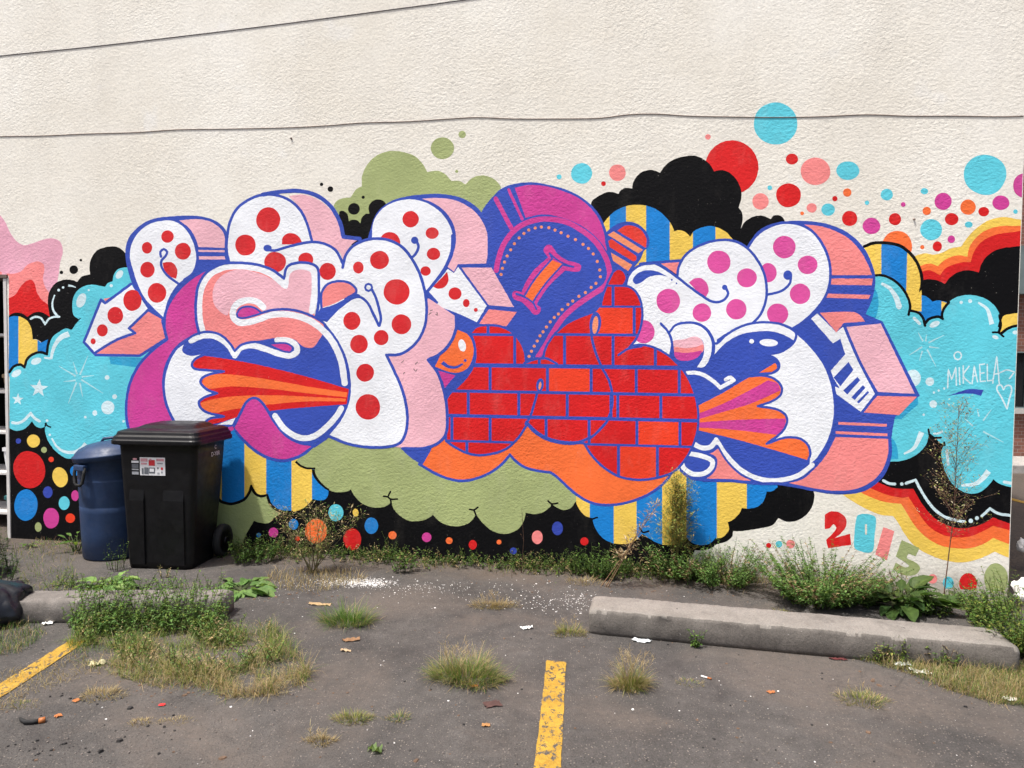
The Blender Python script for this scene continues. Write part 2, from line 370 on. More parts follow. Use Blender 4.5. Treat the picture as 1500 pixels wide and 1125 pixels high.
bmesh.ops.recalc_face_normals(bm, faces=bm.faces)
bm_obj('stucco_wall', bm, MAT['stucco'], bld)
box_obj('side_wall', (UE - TH, UE, TH + 0.002, 9.0, -0.4, HB), MAT['stucco'], bld)
box_obj('side_wall', (UL, UL + TH, TH + 0.002, 9.0, -0.4, HB), MAT['stucco'], bld)
box_obj('back_wall', (UL, UE, 9.002, 9.002 + TH, -0.4, HB), MAT['stucco'], bld)
box_obj('roof', (UL - 0.08, UE + 0.08, -0.08, 9.36, HB + 0.002, HB + 0.16), MAT['roof'], bld)
box_obj('lintel', (UO2 - 0.1, UO + 0.012, -0.014, 0.2, ZO - 0.03, ZO - 0.002), MAT['lintel'], bld)
box_obj('door_jamb', (UO - 0.028, UO - 0.001, -0.006, 0.24, -0.1, ZO - 0.034), MAT['whitewood'], bld)
bm = bmesh.new(); box(bm, UO2 - 0.3, UO + 0.6, TH + 0.004, 3.2, -0.02, ZO + 0.25)
for f in list(bm.faces):
    if f.calc_center_median().y < TH + 0.05: bm.faces.remove(f)
bm_obj('garage_room', bm, MAT['dark'], bld)

# ---- painted shapes, traced on the wall plane
EPS = 0.000025
class P_: lay = 8
LAYERS = []
def parse(s):
    out = []
    for t in s.split():
        c = t.endswith('!'); t = t.rstrip('!'); x, y = t.split(','); out.append((float(x), float(y), c))
    return out
def smooth(s, closed=True, step=2.6, jit=0.28):
    p = parse(s) if isinstance(s, str) else s
    n = len(p); P = [Vector((a, b)) for a, b, c in p]; C = [c for a, b, c in p]; out = []
    segs = n if closed else n - 1
    for i in range(segs):
        i0, i1 = i, (i + 1) % n; d = (P[i1] - P[i0]).length
        if d < 1e-6: continue
        def tan(k, seg_first):
            if C[k] or (not closed and k in (0, n - 1)): return (P[i1] - P[i0]) / d
            a, b = P[(k - 1) % n], P[(k + 1) % n]
            return (b - a) / max(1e-6, (P[k] - a).length + (b - P[k]).length)
        t0, t1 = tan(i0, True) * d, tan(i1, False) * d
        m = max(1, int(d / step))
        for k in range(m):
            t = k / m; t2 = t * t; t3 = t2 * t
            q = P[i0] * (2 * t3 - 3 * t2 + 1) + t0 * (t3 - 2 * t2 + t) + P[i1] * (-2 * t3 + 3 * t2) + t1 * (t3 - t2)
            if jit: q = q + Vector((noise.noise(Vector((q.x * 0.31, q.y * 0.31, 1.7))), noise.noise(Vector((q.x * 0.31, q.y * 0.31, 9.1))))) * jit * 1.6
            out.append(q)
    if not closed: out.append(P[-1])
    return out
ZMIN = -0.02
def emit(name, color, polys, parent, ring=False):
    vs = []; fs = []
    for pl in polys:
        b = len(vs); vs += pl; fs.append(list(range(b, b + len(pl))))
    rv, re, rf, _, _, orf = delaunay_2d_cdt(vs, [], fs, 1, 1e-4)
    if ring: rf = [f for f, g in zip(rf, orf) if g]
    W2 = [wall_uv(v.x, v.y) for v in rv]
    bb = (min(v.x for v in vs), max(v.x for v in vs), min(v.y for v in vs), max(v.y for v in vs))
    lay = 1 + max([l for (a0, a1, b0, b1), l in LAYERS if a0 <= bb[1] and a1 >= bb[0] and b0 <= bb[3] and b1 >= bb[2]], default=8)
    LAYERS.append((bb, lay)); y = -EPS * lay
    ov = []; of = []; cache = {}
    def vid(u, z):
        k = (round(u, 6), round(z, 6))
        if k not in cache: cache[k] = len(ov); ov.append((u, y, z))
        return cache[k]
    planes = [(0, 1, ZMIN), (-1, 0, -(UE - 0.004))]
    for f in rf:
        pl = [W2[i] for i in f]
        if all(p[1] < ZO for p in pl) or min(p[0] for p in pl) < UO: pl_planes = planes + ([(1, 0, UO + 0.002)] if max(p[1] for p in pl) < ZO + 0.02 else [])
        else: pl_planes = planes
        for (a, b2, c) in pl_planes:
            o2 = []
            for i in range(len(pl)):
                p, q = pl[i], pl[(i + 1) % len(pl)]; dp = a * p[0] + b2 * p[1] - c; dq = a * q[0] + b2 * q[1] - c
                if dp >= 0: o2.append(p)
                if (dp >= 0) != (dq >= 0):
                    t = dp / (dp - dq); o2.append((p[0] + (q[0] - p[0]) * t, p[1] + (q[1] - p[1]) * t))
            pl = o2
            if len(pl) < 3: break
        if len(pl) < 3: continue
        ids = []
        for p in pl:
            k = vid(*p)
            if not ids or ids[-1] != k: ids.append(k)
        if ids and ids[0] == ids[-1]: ids.pop()
        if len(set(ids)) < 3: continue
        A = sum(ov[ids[i]][0] * ov[ids[(i + 1) % len(ids)]][2] - ov[ids[(i + 1) % len(ids)]][0] * ov[ids[i]][2] for i in range(len(ids)))
        of.append(ids if A > 0 else ids[::-1])
    if not of: return None
    return mesh_obj(name, ov, of, paint_mat(color), parent)
class CUR: p = None
def part(name, color, path, label=None):
    o = emit(name, color, [smooth(path)], bld); CUR.p = o
    if label and o: o['label'] = label
    return o
def sub(name, color, path, jit=0.28):
    return emit(name, color, [smooth(path, jit=jit)], CUR.p)
def ell(x, y, rx, ry=None, rot=0):
    ry = ry or rx; n = max(10, int((rx + ry) * 1.3)); c, s = math.cos(R(rot)), math.sin(R(rot)); out = []
    for i in range(n):
        a = 2 * math.pi * i / n; w = 1 + 0.035 * noise.noise(Vector((math.cos(a) * 1.2 + x, math.sin(a) * 1.2 + y, 4)))
        ex, ey = rx * w * math.cos(a), ry * w * math.sin(a); out.append(Vector((x + ex * c - ey * s, y + ex * s + ey * c)))
    return out
def dots(name, color, lst, top=False):
    l0 = P_.lay
    for d in lst:
        P_.lay = l0; emit(name, color, [ell(*d)], bld if top else CUR.p)
    P_.lay = l0 + 1
def line(name, color, path, w, closed=False, top=False, taper=None):
    pts = smooth(path, closed, 2.4, 0.22); n = len(pts); polys = []
    if closed: pts = pts + [pts[0]]; n += 1
    L = []; Rr = []
    for i, p in enumerate(pts):
        if closed and i in (0, n - 1): t = pts[1] - pts[n - 2]
        else: t = pts[min(i + 1, n - 1)] - pts[max(i - 1, 0)]
        t = t.normalized() if t.length > 1e-9 else Vector((1, 0)); nn = Vector((-t.y, t.x))
        h = w / 2 * (1 + 0.10 * noise.noise(Vector((p.x * 0.09, p.y * 0.09, 2.2))))
        if taper: h *= taper[0] + (taper[1] - taper[0]) * i / (n - 1)
        L.append(p + nn * h); Rr.append(p - nn * h)
    for i in range(n - 1): polys.append([L[i], L[i + 1], Rr[i + 1], Rr[i]])
    if not closed and w > 2.5 and not taper:
        polys.append(ell(pts[0].x, pts[0].y, w / 2 * .98)); polys.append(ell(pts[-1].x, pts[-1].y, w / 2 * .98))
    for k, pp in enumerate(parse(path) if isinstance(path, str) else path):
        if pp[2] and w > 2.5: polys.append(ell(pp[0], pp[1], w / 2 * .98))
    if closed:
        h = len(polys) // 2; emit(name, color, polys[h:], bld if top else CUR.p); return emit(name, color, polys[:h], bld if top else CUR.p)
    return emit(name, color, polys, bld if top else CUR.p)
def clip_rect(pl, quad):                      # convex quad, clockwise in picture space
    for i in range(len(quad)):
        a, b = Vector(quad[i]), Vector(quad[(i + 1) % len(quad)]); e = b - a; o = []
        for k in range(len(pl)):
            p, q = pl[k], pl[(k + 1) % len(pl)]; dp = e.x * (p.y - a.y) - e.y * (p.x - a.x); dq = e.x * (q.y - a.y) - e.y * (q.x - a.x)
            if dp >= 0: o.append(p)
            if (dp >= 0) != (dq >= 0): o.append(p + (q - p) * (dp / (dp - dq)))
        pl = o
        if len(pl) < 3: return None
    return pl
def stripes(region, xs, color='yellow', name='painted_stripe', slant=0.0):
    base = smooth(region); l0 = P_.lay
    for x0, x1 in xs:
        q = clip_rect(base, [(x0, -50), (x1, -50), (x1 + slant, 1200), (x0 + slant, 1200)])
        if q: P_.lay = l0; emit(name, color, [q], CUR.p)
    P_.lay = l0 + 1
#MURAL
# ============ background clouds, flames, bubbles
part('painted_cloud', 'olive', '491,297 500,291 514,289! 522,277 530,273! 530,260 535,246 546,232 560,224 575,221 592,223 608,229 619,240 626,252! 640,250 652,255 661,265! 672,265 682,270! 690,262 703,257 717,259 728,266 734,277 725,300 705,380 500,380 488,310', 'olive green cloud rising behind the white letters')
dots('painted_bubble', 'olive', [(648, 217, 17, 16), (677, 197, 5.5), (669, 251, 2.3)])
part('painted_cloud', 'black', '497,310 503,309 509,314 511,324! 516,322 522,322 528,327! 530,319 536,313 541,313! 540,303 545,295 554,292 563,295 566,299! 571,297 577,300 577,354 500,354', 'small black cloud tucked between two white letters')
dots('painted_bubble', 'black', [(471, 270, 2.6), (484, 277, 4.2), (532, 289, 2.4), (518.5, 306, 8.6)])
part('painted_flame', 'flame', '-40,270! 0,315 8,326 15,341 24,353 34,359 46,357 60,352 76,349 88,354 92,368 88,385 86,402 82,420 75,440 72,460 14,470! 14,404! -40,404!', 'pale pink wavy flame by the garage opening')
sub('inner_flame', 'salmon', '-40,396! 0,398 15,401 30,398 38,390 46,385 56,383 64,387 65,396 63,408 66,420 73,432 74,452 70,470 13,470! 13,404! -40,404!')
sub('inner_flame', 'red', '13,437! 22,432 30,420 38,412 46,410 51,416 54,428 61,439 70,446 76,456 72,470 13,470!')
part('painted_cloud', 'black', '13,462! 22,458 32,459 40,464! 50,458 60,457 68,461 73,464! 71,452 70,440 72,428 80,416 92,410 105,410 113,413! 120,405 132,402! 131,390 134,378 142,367 155,362 168,361 178,365 185,373 192,385 200,440 120,510 60,510! 60,501! 54,497 48,497! 46,482 40,470 30,464 20,463 13,465!', 'black bubbly cloud beside the dotted arrow')
dots('shine_dot', 'hl', [(86, 425, 2.0), (92.5, 421, 1.8)])
line('shine_line', 'hl', '100,418 106,419 111,421', 2.5, taper=(1.3, .5)); line('shine_line', 'hl', '80,432 77,442 78,454 85,464', 3.2, taper=(.6, 1.1))
line('shine_line', 'hl', '45,467 52,464 60,466 66,475! 72,467 80,464 87,464', 3)
dots('painted_bubble', 'black', [(90, 399, 2.7), (108, 395, 6.4), (118.5, 381, 2.0)], top=True)
reg = '13,465! 20,463 30,464 40,470 46,482 48,497! 55,498 60,502! 72,498 72,520 60,520 40,535 20,550 13,552!'
part('striped_cloud', 'bblue', reg, 'blue and yellow striped cloud beside the garage opening'); stripes(reg, [(27, 55)])
# black foot band, from the garage opening to the striped cloud
part('painted_band', 'black', '14,618! 220,600 460,670 880,715 1100,700 1190,714! 1193,726 1190,741 1180,755 1166,763 1152,764 1140,759! 1132,769 1118,773 1100,776 1085,778 1074,778! 1072,787 1062,794 1050,797 1042,803 1030,806 1018,806! 1008,822 985,835 960,900! 14,900!', 'black band with coloured spots along the wall foot')
dots('coloured_spot', 'yellow', [(49, 646, 9.5, 9.6), (88, 699, 11, 14.8, -15), (521, 751, 4.4, 6, -10)])
dots('coloured_spot', 'indigo', [(27, 646, 4), (70, 721, 7, 8.6), (816.5, 774, 8, 10), (752, 807, 5)])
dots('coloured_spot', 'olive', [(64.5, 659, 4.4), (56, 772, 5, 7)]); dots('coloured_spot', 'red', [(43, 688, 23, 27.5, -12), (516, 790, 13, 16), (692.5, 798, 6, 7), (856, 793, 6)])
dots('coloured_spot', 'ored', [(75, 673, 4), (103, 759, 7), (436, 789, 3.6)]); dots('coloured_spot', 'bblue', [(109, 690, 6.5, 7.5), (38, 740, 17, 23), (430, 768, 7, 8), (544, 770, 10, 12), (379, 784, 3.6)])
dots('coloured_spot', 'teal', [(94, 737, 8, 10), (492, 751, 11, 12.5)]); dots('coloured_spot', 'mag', [(75, 759, 11.5, 15), (110, 726, 5.5, 8), (400.5, 780, 7.2), (625, 787, 7)])
dots('coloured_spot', 'orange', [(463, 778, 16, 18), (575, 784, 6), (658, 792, 5), (731, 794, 3.6)]); dots('coloured_spot', 'salmon', [(787, 787, 8, 10)])
# left turquoise cloud
LT = '14,545! 20,537 30,535 36,538! 40,526 50,518 60,516 69,520! 70,508 75,494 86,485 97,480 104,481 110,474 116,468! 108,462 106,450 107,438 113,426 124,419 135,417 148,419 154,420! 158,415 165,412! 167,402 172,395 182,392 192,394 215,450 215,560 205,642 150,648 128,660 115,668 100,672 88,666 78,657 70,645 66,632! 66,625! 60,627 52,624 47,617! 40,625 32,630 22,631 14,627!'
part('painted_cloud', 'teal', LT, 'turquoise starry cloud behind the wheeled bin')
line('cloud_edge', 'black', '14,545 20,537 30,534 36,538! 40,526 50,518 60,516 69,519! 70,507 75,493 86,484 97,479 104,481', 4); line('cloud_edge', 'black', '104,482 110,474 118,466', 3, taper=(1.2, .4))
line('cloud_edge', 'black', '66,625 68,619', 2.4); line('cloud_edge', 'black', '66,620 70,624 75,626', 2.2)
dots('shine_dot', 'hl', [(119, 440, 6.5, 11, 22), (130, 425, 1.5), (175, 402, 4.6, 7, 35), (163, 418.5, 2.4), (53, 529, 8, 4.8, -22), (24, 547, 8, 4.6, -30), (69, 616, 2), (73, 637, 1.8)])
line('shine_line', 'hl', '101,489 90,494 82,503 77,515 75,526', 7, taper=(1.2, .5)); line('shine_line', 'hl', '18,619 26,620 36,615 45,605! 50,612 58,617', 4)
line('shine_line', 'hl', '76,642 84,655 96,662 110,662 121,656 126,650', 4.5, taper=(.5, 1.4)); line('shine_line', 'hl', '74,525 66,524', 3)
for a, b in (((117, 549), (129, 521)), ((113, 548), (107, 530)), ((111, 551), (86, 536)), ((119, 556), (151, 576)), ((112, 560), (100, 591)), ((117, 561), (121, 581)), ((120, 552), (138, 550)), ((111, 557), (93, 559))):
    line('sparkle_ray', 'spark', [(*a, False), (*b, False)], 2.2, taper=(1.2, .3))
def star(x, y, r, rot):
    p = []
    for i in range(10):
        a = R(rot + i * 36); q = r if i % 2 == 0 else r * .4; p.append((x + q * math.sin(a), y - q * math.cos(a), True))
    emit('painted_star', 'hl', [smooth(p)], CUR.p)
star(57, 569, 14, 5); star(26, 585, 9, 5)
dots('painted_bubble', 'hl', [(157, 553, 3.5), (168, 581, 3.6), (158, 597, 9.6, 10), (139, 605, 3.6, 4.2), (125, 611, 2), (181, 617, 2)])
sub('cast_shadow_shape', 'deep', '160,523! 212,524! 200,538! 162,533!')
# stripes and olive at the left foot
part('painted_cloud', 'olive', '300,722 340,705 372,712 392,724 412,752! 402,758 394,766 382,766 372,763! 362,780 350,800 300,800', 'small olive cloud below the striped cloud beside the wheeled bin')
reg = '255,600! 481,600! 481,722 477,731 468,733 458,731! 452,738 443,745 432,749 418,750 406,747 396,738 391,725! 382,727 373,722 368,712! 365,722 357,732 345,737 335,738 322,733 315,719! 305,726 280,728 255,720!'
part('striped_cloud', 'bblue', reg, 'blue and yellow striped cloud below the magenta crescent'); stripes(reg, [(293, 325), (358, 390), (427, 457)])
line('cloud_edge', 'black', '300,728 308,725 315,719! 322,733 335,738 345,737 357,732 365,722 368,712! 373,722 382,727 391,725! 396,738 406,747 418,750 428,750', 4)
OC = '433,676! 440,682 450,686 460,687! 459,692 465,703 475,713 487,720 500,721 508,720 514,717! 519,726 530,737 545,743 560,743 568,740 573,735! 577,746 588,757 600,763 615,763 626,760 634,754! 643,763 655,769 670,771 685,767 694,759 697,752! 702,760 710,769 722,778 737,782 750,780 762,772 768,761 770,751! 782,753 794,751 803,745 809,739! 815,743 825,747 836,744 843,735! 860,700 760,640 600,620 470,640'
part('painted_cloud', 'olive', OC, 'long olive cloud hanging below the orange lobes')
line('cloud_edge', 'black', '433,676 440,682 450,686 462,686', 3.4, taper=(1, .8)); line('cloud_edge', 'black', '459,688 460,694 466,704 476,714 482,718', 4.5, taper=(1, .6))
for s in ('562,727 568,728 572,731 582,731', '572,720 569,726', '688,746 694,747 700,743', '803,734 808,738 817,737', '572,731 573,738', '694,747 697,754', '808,738 808,742'): line('cloud_edge', 'black', s, 2.6)
reg = '844,690! 844,737! 850,748 858,756 868,759! 869,766 874,777 883,788 896,795 910,797 925,795 935,788 941,782! 950,788 960,794 972,798 986,798 998,794 1006,788! 1012,794 1022,798 1035,798 1044,793 1048,788! 1056,788 1063,783 1068,775 1066,765! 1074,761 1083,752 1087,744! 1098,745 1110,742 1119,733 1123,720! 1130,720 1139,714! 1139,690!'
part('striped_cloud', 'bblue', reg, 'blue and yellow striped cloud above the tall yellow weed'); stripes(reg, [(840, 864), (899, 932.5), (970, 1005.5), (1050, 1094)])
line('cloud_edge', 'black', '860,762 868,760 875,758', 2.6); line('cloud_edge', 'black', '937,773 942,780 950,778', 2.6)
# red sun and black cloud top right
part('painted_bubble', 'red', [(1072 + 39 * math.cos(a * .4), 245 + 39.5 * math.sin(a * .4), False) for a in range(16)][:16], 'large red disc half hidden behind the black cloud')
part('painted_cloud', 'black', '866,297 874,289 885,283 895,281 906,284! 910,278 918,275 926,276! 928,266 935,256 945,250 956,249 967,253! 975,242 988,233 1003,229 1017,228 1030,233 1040,241 1046,251! 1056,249 1067,252 1078,262 1085,276 1086,290 1082,304! 1087,312 1088,322 1085,335! 1092,324 1105,317 1117,316 1129,321! 1133,316 1140,315 1147,319 1150,326 1150,400 860,400', 'big black cloud in front of the red disc')
reg = '880,336 888,322 900,310 917,302 935,300 950,302 965,309 977,320 984,330 988,339! 995,337 1004,340 1011,347! 1016,339 1026,334 1040,331 1055,335 1066,342 1076,354! 1076,395! 880,395!'
part('striped_cloud', 'bblue', reg, 'blue and yellow striped cloud in front of the black cloud'); stripes(reg, [(870, 893), (917, 946.5), (981, 1015), (1048, 1080)])
B = dict(teal=[(1136, 181, 32, 31), (1242, 250, 17, 13.5), (1127.5, 275, 3.6), (1213, 307, 10, 9), (1270, 297, 3.4), (1299, 285, 9, 8.6), (1354, 280, 5.6, 4.6), (1487.5, 310, 3.4), (1443, 256, 31, 29.5), (1364, 336.5, 16, 15.5), (1419, 329, 5.8, 4.6), (852, 254, 15.5, 15), (819, 259, 3.8)],
         salmon=[(1037, 200.5, 4.2), (1194.5, 251, 22, 20), (1114, 295, 12), (1189, 304.5, 7.5, 7), (904.5, 253, 12.2)],
         red=[(1160, 233, 9, 8), (1155, 286, 18.2, 17.6), (1223, 291, 4), (1244.5, 320, 11.2), (1311, 321, 9), (1394, 321, 10, 9), (1441, 310, 8, 7), (1373, 361, 6.8, 7.6), (884, 269, 3.6)],
         orange=[(1241, 282, 6.2), (1357.5, 309, 6.2), (1418, 303.5, 11.3), (1351, 362, 3.2), (1175, 312.5, 2.8), (1314, 360, 22, 22)],
         mag=[(1276.5, 331, 13, 12), (1323, 299.5, 3.6), (1381.5, 295, 12.6), (1466, 297, 12.6, 10.6), (1500, 272, 16, 18), (1393.5, 350.5, 5.6)])
for c, l in B.items(): dots('painted_bubble', c, l, top=True)
# right rainbow, black and arch
part('rainbow_band', 'yellow', '1330,380! 1343,374 1355,371 1368,373 1380,370 1392,364 1408,361! 1414,352 1424,340 1436,330 1450,322 1470,318 1490,321 1520,328 1520,480! 1330,480!', 'yellow outer band of the rainbow above the black cloud')
sub('rainbow_band', 'orange', '1335,396! 1350,389 1362,386 1374,390! 1382,382 1394,376 1405,374 1417,376! 1420,362 1428,350 1441,339 1460,332 1480,331 1520,336 1520,480! 1335,480!')
sub('rainbow_band', 'red', '1335,404! 1350,398 1362,396 1377,403! 1385,393 1398,387 1411,384 1422,384! 1426,370 1437,355 1455,345 1475,341 1520,342 1520,480! 1335,480!')
part('painted_cloud', 'black', '1335,420! 1350,411 1362,409 1374,411 1384,416! 1392,406 1405,398 1420,396 1434,399! 1437,388 1446,375 1460,366 1480,362 1520,363 1520,500! 1335,500!', 'black cloud beneath the rainbow at the wall corner')
reg = '1266,361! 1280,356 1300,356 1318,360 1333,371 1344,386 1350,405 1350,420 1348,434! 1350,470 1330,470 1266,420!'
part('striped_cloud', 'yellow', reg, 'yellow and blue striped arch beside the salmon letter'); sub('painted_stripe', 'bblue', '1291,358! 1310,358 1329,369! 1327,440! 1291,430!')
line('cloud_edge', 'black', '1266,361 1280,356 1300,356 1318,360 1333,371 1344,386 1350,405 1350,420 1347,432', 4.6)
part('striped_cloud', 'bblue', '1349,432! 1356,434 1362,438 1366,442! 1373,440 1380,441 1388,444 1390,480 1345,480', 'small striped cloud between black and turquoise clouds'); sub('painted_stripe', 'yellow', '1379,441! 1388,444! 1382,462! 1379,462!')
sub('painted_stripe', 'yellow', '1469,464 1480,460 1498,458! 1498,482 1480,486 1463,492!')
sub('painted_stripe', 'yellow', '1330,440! 1350,425! 1350,456! 1334,456!')
RT = '1262,404! 1280,404 1290,403 1305,408 1318,418 1328,432 1333,447 1333,455! 1345,458 1352,466 1356,476! 1358,470 1366,465 1375,464 1381,467! 1380,460 1384,450 1393,440 1405,434 1420,432 1440,436 1455,446 1464,460 1466,475 1464,488! 1470,485 1477,481 1486,478 1510,476 1510,716! 1484,714 1474,712 1463,708 1455,702! 1447,712 1435,721 1420,723 1405,717 1393,706 1385,692 1380,675 1379,662 1383,652! 1376,648 1369,640 1361,634! 1357,650 1345,664 1328,673 1310,676 1290,672 1240,560'
# lower rainbow first
part('rainbow_band', 'yellow', '1215,700! 1232,722 1250,735 1270,746 1290,754 1308,756! 1315,765 1325,782 1340,800 1360,812 1385,821 1410,824 1430,820 1445,814 1457,808! 1475,816 1500,824! 1500,690!', 'yellow lower band of the rainbow above the painted date')
sub('rainbow_band', 'orange', '1240,690! 1257,718 1275,728 1295,735 1320,738! 1328,751 1340,770 1358,788 1378,799 1400,803 1420,803 1440,797 1455,788! 1478,797 1500,804! 1500,690!')
sub('rainbow_band', 'red', '1250,690! 1268,711 1282,718 1300,725 1320,729 1331,728! 1338,739 1350,758 1362,772 1380,783 1400,787 1420,786 1440,778 1455,770! 1479,777 1500,784! 1500,690!')
part('painted_cloud', 'black', '1270,660! 1278,701 1290,708 1305,714 1320,716 1338,716! 1343,725 1352,740 1365,755 1380,766 1400,773 1420,773 1440,767 1455,758! 1465,762 1480,767 1500,774! 1500,600! 1340,600!', 'black cloud below the turquoise cloud at the wall corner')
line('shine_line', 'hl', '1294,704 1302,708 1311,709', 4); line('shine_line', 'hl', '1327,708 1341,703! 1350,720 1365,742 1382,756 1400,762 1413,764', 4)
line('shine_line', 'hl', '1438,756 1450,745! 1462,752 1480,755', 4); dots('shine_dot', 'hl', [(1321, 709, 2.6), (1422, 763, 3.4), (1431, 759, 3)])
part('painted_cloud', 'teal', RT, 'turquoise cloud carrying a white handwritten signature')
for s in ('1280,404 1290,403 1305,408 1318,418 1328,432 1333,447 1331,461', '1333,455 1345,458 1352,466 1355,477!', '1355,474 1360,468 1367,465 1375,464 1381,467', '1380,466 1380,459 1384,450 1390,443', '1463,478 1465,470', '1454,487 1462,487 1470,493', '1466,489 1475,482 1485,478 1500,476', '1361,634 1360,629', '1361,636 1368,641 1378,641', '1384,652 1383,648'): line('cloud_edge', 'black', s, 4 if len(s) > 34 else 3)
line('cloud_edge', 'black', '1464,462 1466,475 1463,487', 4)
sub('cast_shadow_shape', 'deep', '1279,418! 1285,430 1287,444 1285,458 1281,471! 1255,471! 1270,440'); sub('cast_shadow_shape', 'deep', '1296,614! 1320,614! 1345,592! 1344,580! 1310,595!'); sub('cast_shadow_shape', 'deep', '1298,636! 1308,643 1314,655 1316,672! 1296,674!')
line('shine_line', 'hl', '1291,415 1304,423 1313,437 1317,450', 7.5, taper=(.5, 1.2)); line('shine_line', 'hl', '1339,466 1347,474', 4.5); line('shine_line', 'hl', '1433,443 1446,453 1453,475', 6, taper=(.5, 1.2))
line('shine_line', 'hl', '1324,665 1338,657 1345,645 1350,633', 7, taper=(.35, 1.2)); line('shine_line', 'hl', '1368,635 1374,635 1380,632', 3); line('shine_line', 'hl', '1408,711 1428,709 1440,700 1448,690', 6, taper=(.6, 1.4)); line('shine_line', 'hl', '1471,706 1484,708', 4.4); line('shine_line', 'hl', '1387,660 1389,680', 4)
dots('shine_dot', 'hl', [(1369, 475, 8, 4.2, -25), (1408, 443, 2.5), (1421, 441, 3), (1458, 494, 5, 2.6, 20), (1487, 487, 4, 3), (1317, 450, 3.5)])
for a, b in (((1352, 500), (1345, 487)), ((1360, 502), (1383, 491)), ((1351, 508), (1332, 520)), ((1361, 508), (1376, 510)), ((1358, 512), (1371, 537)), ((1351, 514), (1347, 528)), ((1356, 500), (1357, 490)), ((1434, 610), (1431, 598)), ((1440, 616), (1452, 600)), ((1425, 624), (1413, 613)), ((1440, 632), (1470, 648))):
    line('sparkle_ray', 'spark', [(*a, False), (*b, False)], 2.2, taper=(1.2, .35))
dots('painted_bubble', 'hl', [(1337, 554, 12, 12.5), (1362, 559, 6.3), (1367, 592, 5.6), (1353, 607.5, 1.8), (1368, 575, 1.7), (1375, 572, 1.7), (1383, 569, 1.7)])
for s in ('1388,569 1389,541! 1394,556! 1400,538! 1401,565', '1405,538 1406,564', '1411,535 1411,562', '1420,536 1411,550 1422,562', '1424,563 1427,536! 1432,560', '1424,551 1431,550', '1443,533 1435,534! 1436,559! 1444,558', '1436,547 1442,546', '1446,533 1446.5,558! 1453.5,557', '1454,562 1460,522! 1464,564', '1455,548 1464,547', '1464,546 1475,542 1486,545! 1478,555'):
    line('signature_stroke', 'hl', s, 2.0)
line('signature_stroke', 'hl', [(1403 + 5.5 * math.cos(a * .785), 521 + 6 * math.sin(a * .785), False) for a in range(8)], 2.2, closed=True)
line('painted_heart', 'hl', '1475,599! 1468,584 1460,570 1461,565 1466,564 1470,571! 1474,565 1480,565 1482,571 1478,586', 2.4, closed=True)
sub('brush_mark', 'indigo', '1389,580! 1405,574 1420,570 1441,571! 1437,580! 1425,577 1408,577')
# the date
part('painted_digit', 'red', '1208,754! 1218,749 1230,751 1239,759 1239,771 1231,782 1223,788! 1245,782! 1247,798! 1213,803! 1210,791! 1220,781 1225,773 1221,768 1215,774 1208,775!', 'red painted digit two')
part('painted_digit', 'teal', '1255,757 1262,753 1276,754 1283,759 1281,785 1279,806 1272,810 1262,808 1252,803 1251,790', 'turquoise painted digit zero'); sub('digit_hole', 'cream', '1267,768! 1270,768! 1270,783! 1267,783!')
part('painted_digit', 'salmon', '1294,772! 1310,778! 1299,821! 1282,812!', 'salmon painted digit one'); part('painted_digit', 'olive', '1321,791! 1347,803! 1341,815! 1331,811! 1328,817 1340,823 1348,832 1340,842 1322,842 1308,834! 1312,824! 1326,831 1332,829 1312,815!', 'olive painted digit five')
for c, l in (('red', [(1126, 799, 4), (1418, 855, 13.2, 15.5)]), ('teal', [(1141, 797, 5), (1389, 854, 8, 9.5)]), ('salmon', [(1158, 797, 6.5), (1366, 848, 7)]), ('olive', [(1459, 848, 17.5, 23)])): dots('coloured_spot', c, l, top=True)

# ============ first dotted letter (left) and its arrow
part('painted_letter', 'blue', '184,378 187,352 203,332 223,321 250,317 285,316 310,321 327,332 335,348 345,392 300,412 260,430 238,472 212,455 195,420', 'small white dotted curl with pink side, leftmost letter')
sub('letter_side', 'lpink', '262,323! 290,321 309,325 323,335 329,346 329,363! 291,362! 286,348 277,334'); sub('letter_side', 'lpink', '290.5,366! 329,366.5! 329,369.5! 290.5,369!'); sub('letter_side', 'lpink', '291,375.5! 329,375.5! 330,380! 291,380!')
sub('letter_arrow', 'salmon', '152,438! 165,435! 156,444!')
sub('letter_side', 'salmon', '213,454! 245,472! 245,500! 205,521! 140,520! 138,516! 175,495 198,489! 189,481!'); line('outline', 'blue', '238,470! 244,496! 205,521! 140,520!', 4)
sub('letter_arrow', 'white', '149,441! 154,445! 192,416! 217,453! 189,481! 198,488! 175,496 152,508 138,518! 123,501!'); line('outline', 'blue', '192,416! 154,444! 148,439! 123,501! 138,518! 153,508 175,496 198,488! 189,481! 217,454!', 4)
dots('polka_dot', 'rdot', [(194, 440, 13.5, 15.5), (169, 462, 11.5, 12.5), (150, 484, 8, 9), (136.5, 500, 3.8, 4.5)])
sub('letter_face', 'white', '237,323 255,324 270,333 281,348 287,366 288,383 282,399 270,409 262,415 252,428 244,445 240,470! 222,452 210,437 200,417 193,396 189,376 192,357 202,340 218,328')
line('outline', 'blue', '240,468! 222,451 210,437 200,417 193,396 188.5,376 191,357 201,340 217,327 237,321.5 255,322 270,331 281,346 288,366 289,383 283,400 270,410', 4)
dots('polka_dot', 'rdot', [(245.5, 346.5, 9.2), (215.5, 363, 7.6, 8.6), (268, 368, 11.8, 12.4), (216, 395, 10.6, 11.6), (230, 429, 13.6, 14.5)]); sub('polka_dot', 'rdot', '238,385! 244,384 251,384 257,389 260,398 258,408! 248,405 241,396')
line('outline', 'blue', '236,376 235,369 240,365 245,369 242,376 237,381 236,388 240,397 248,406 262,416', 3.6)
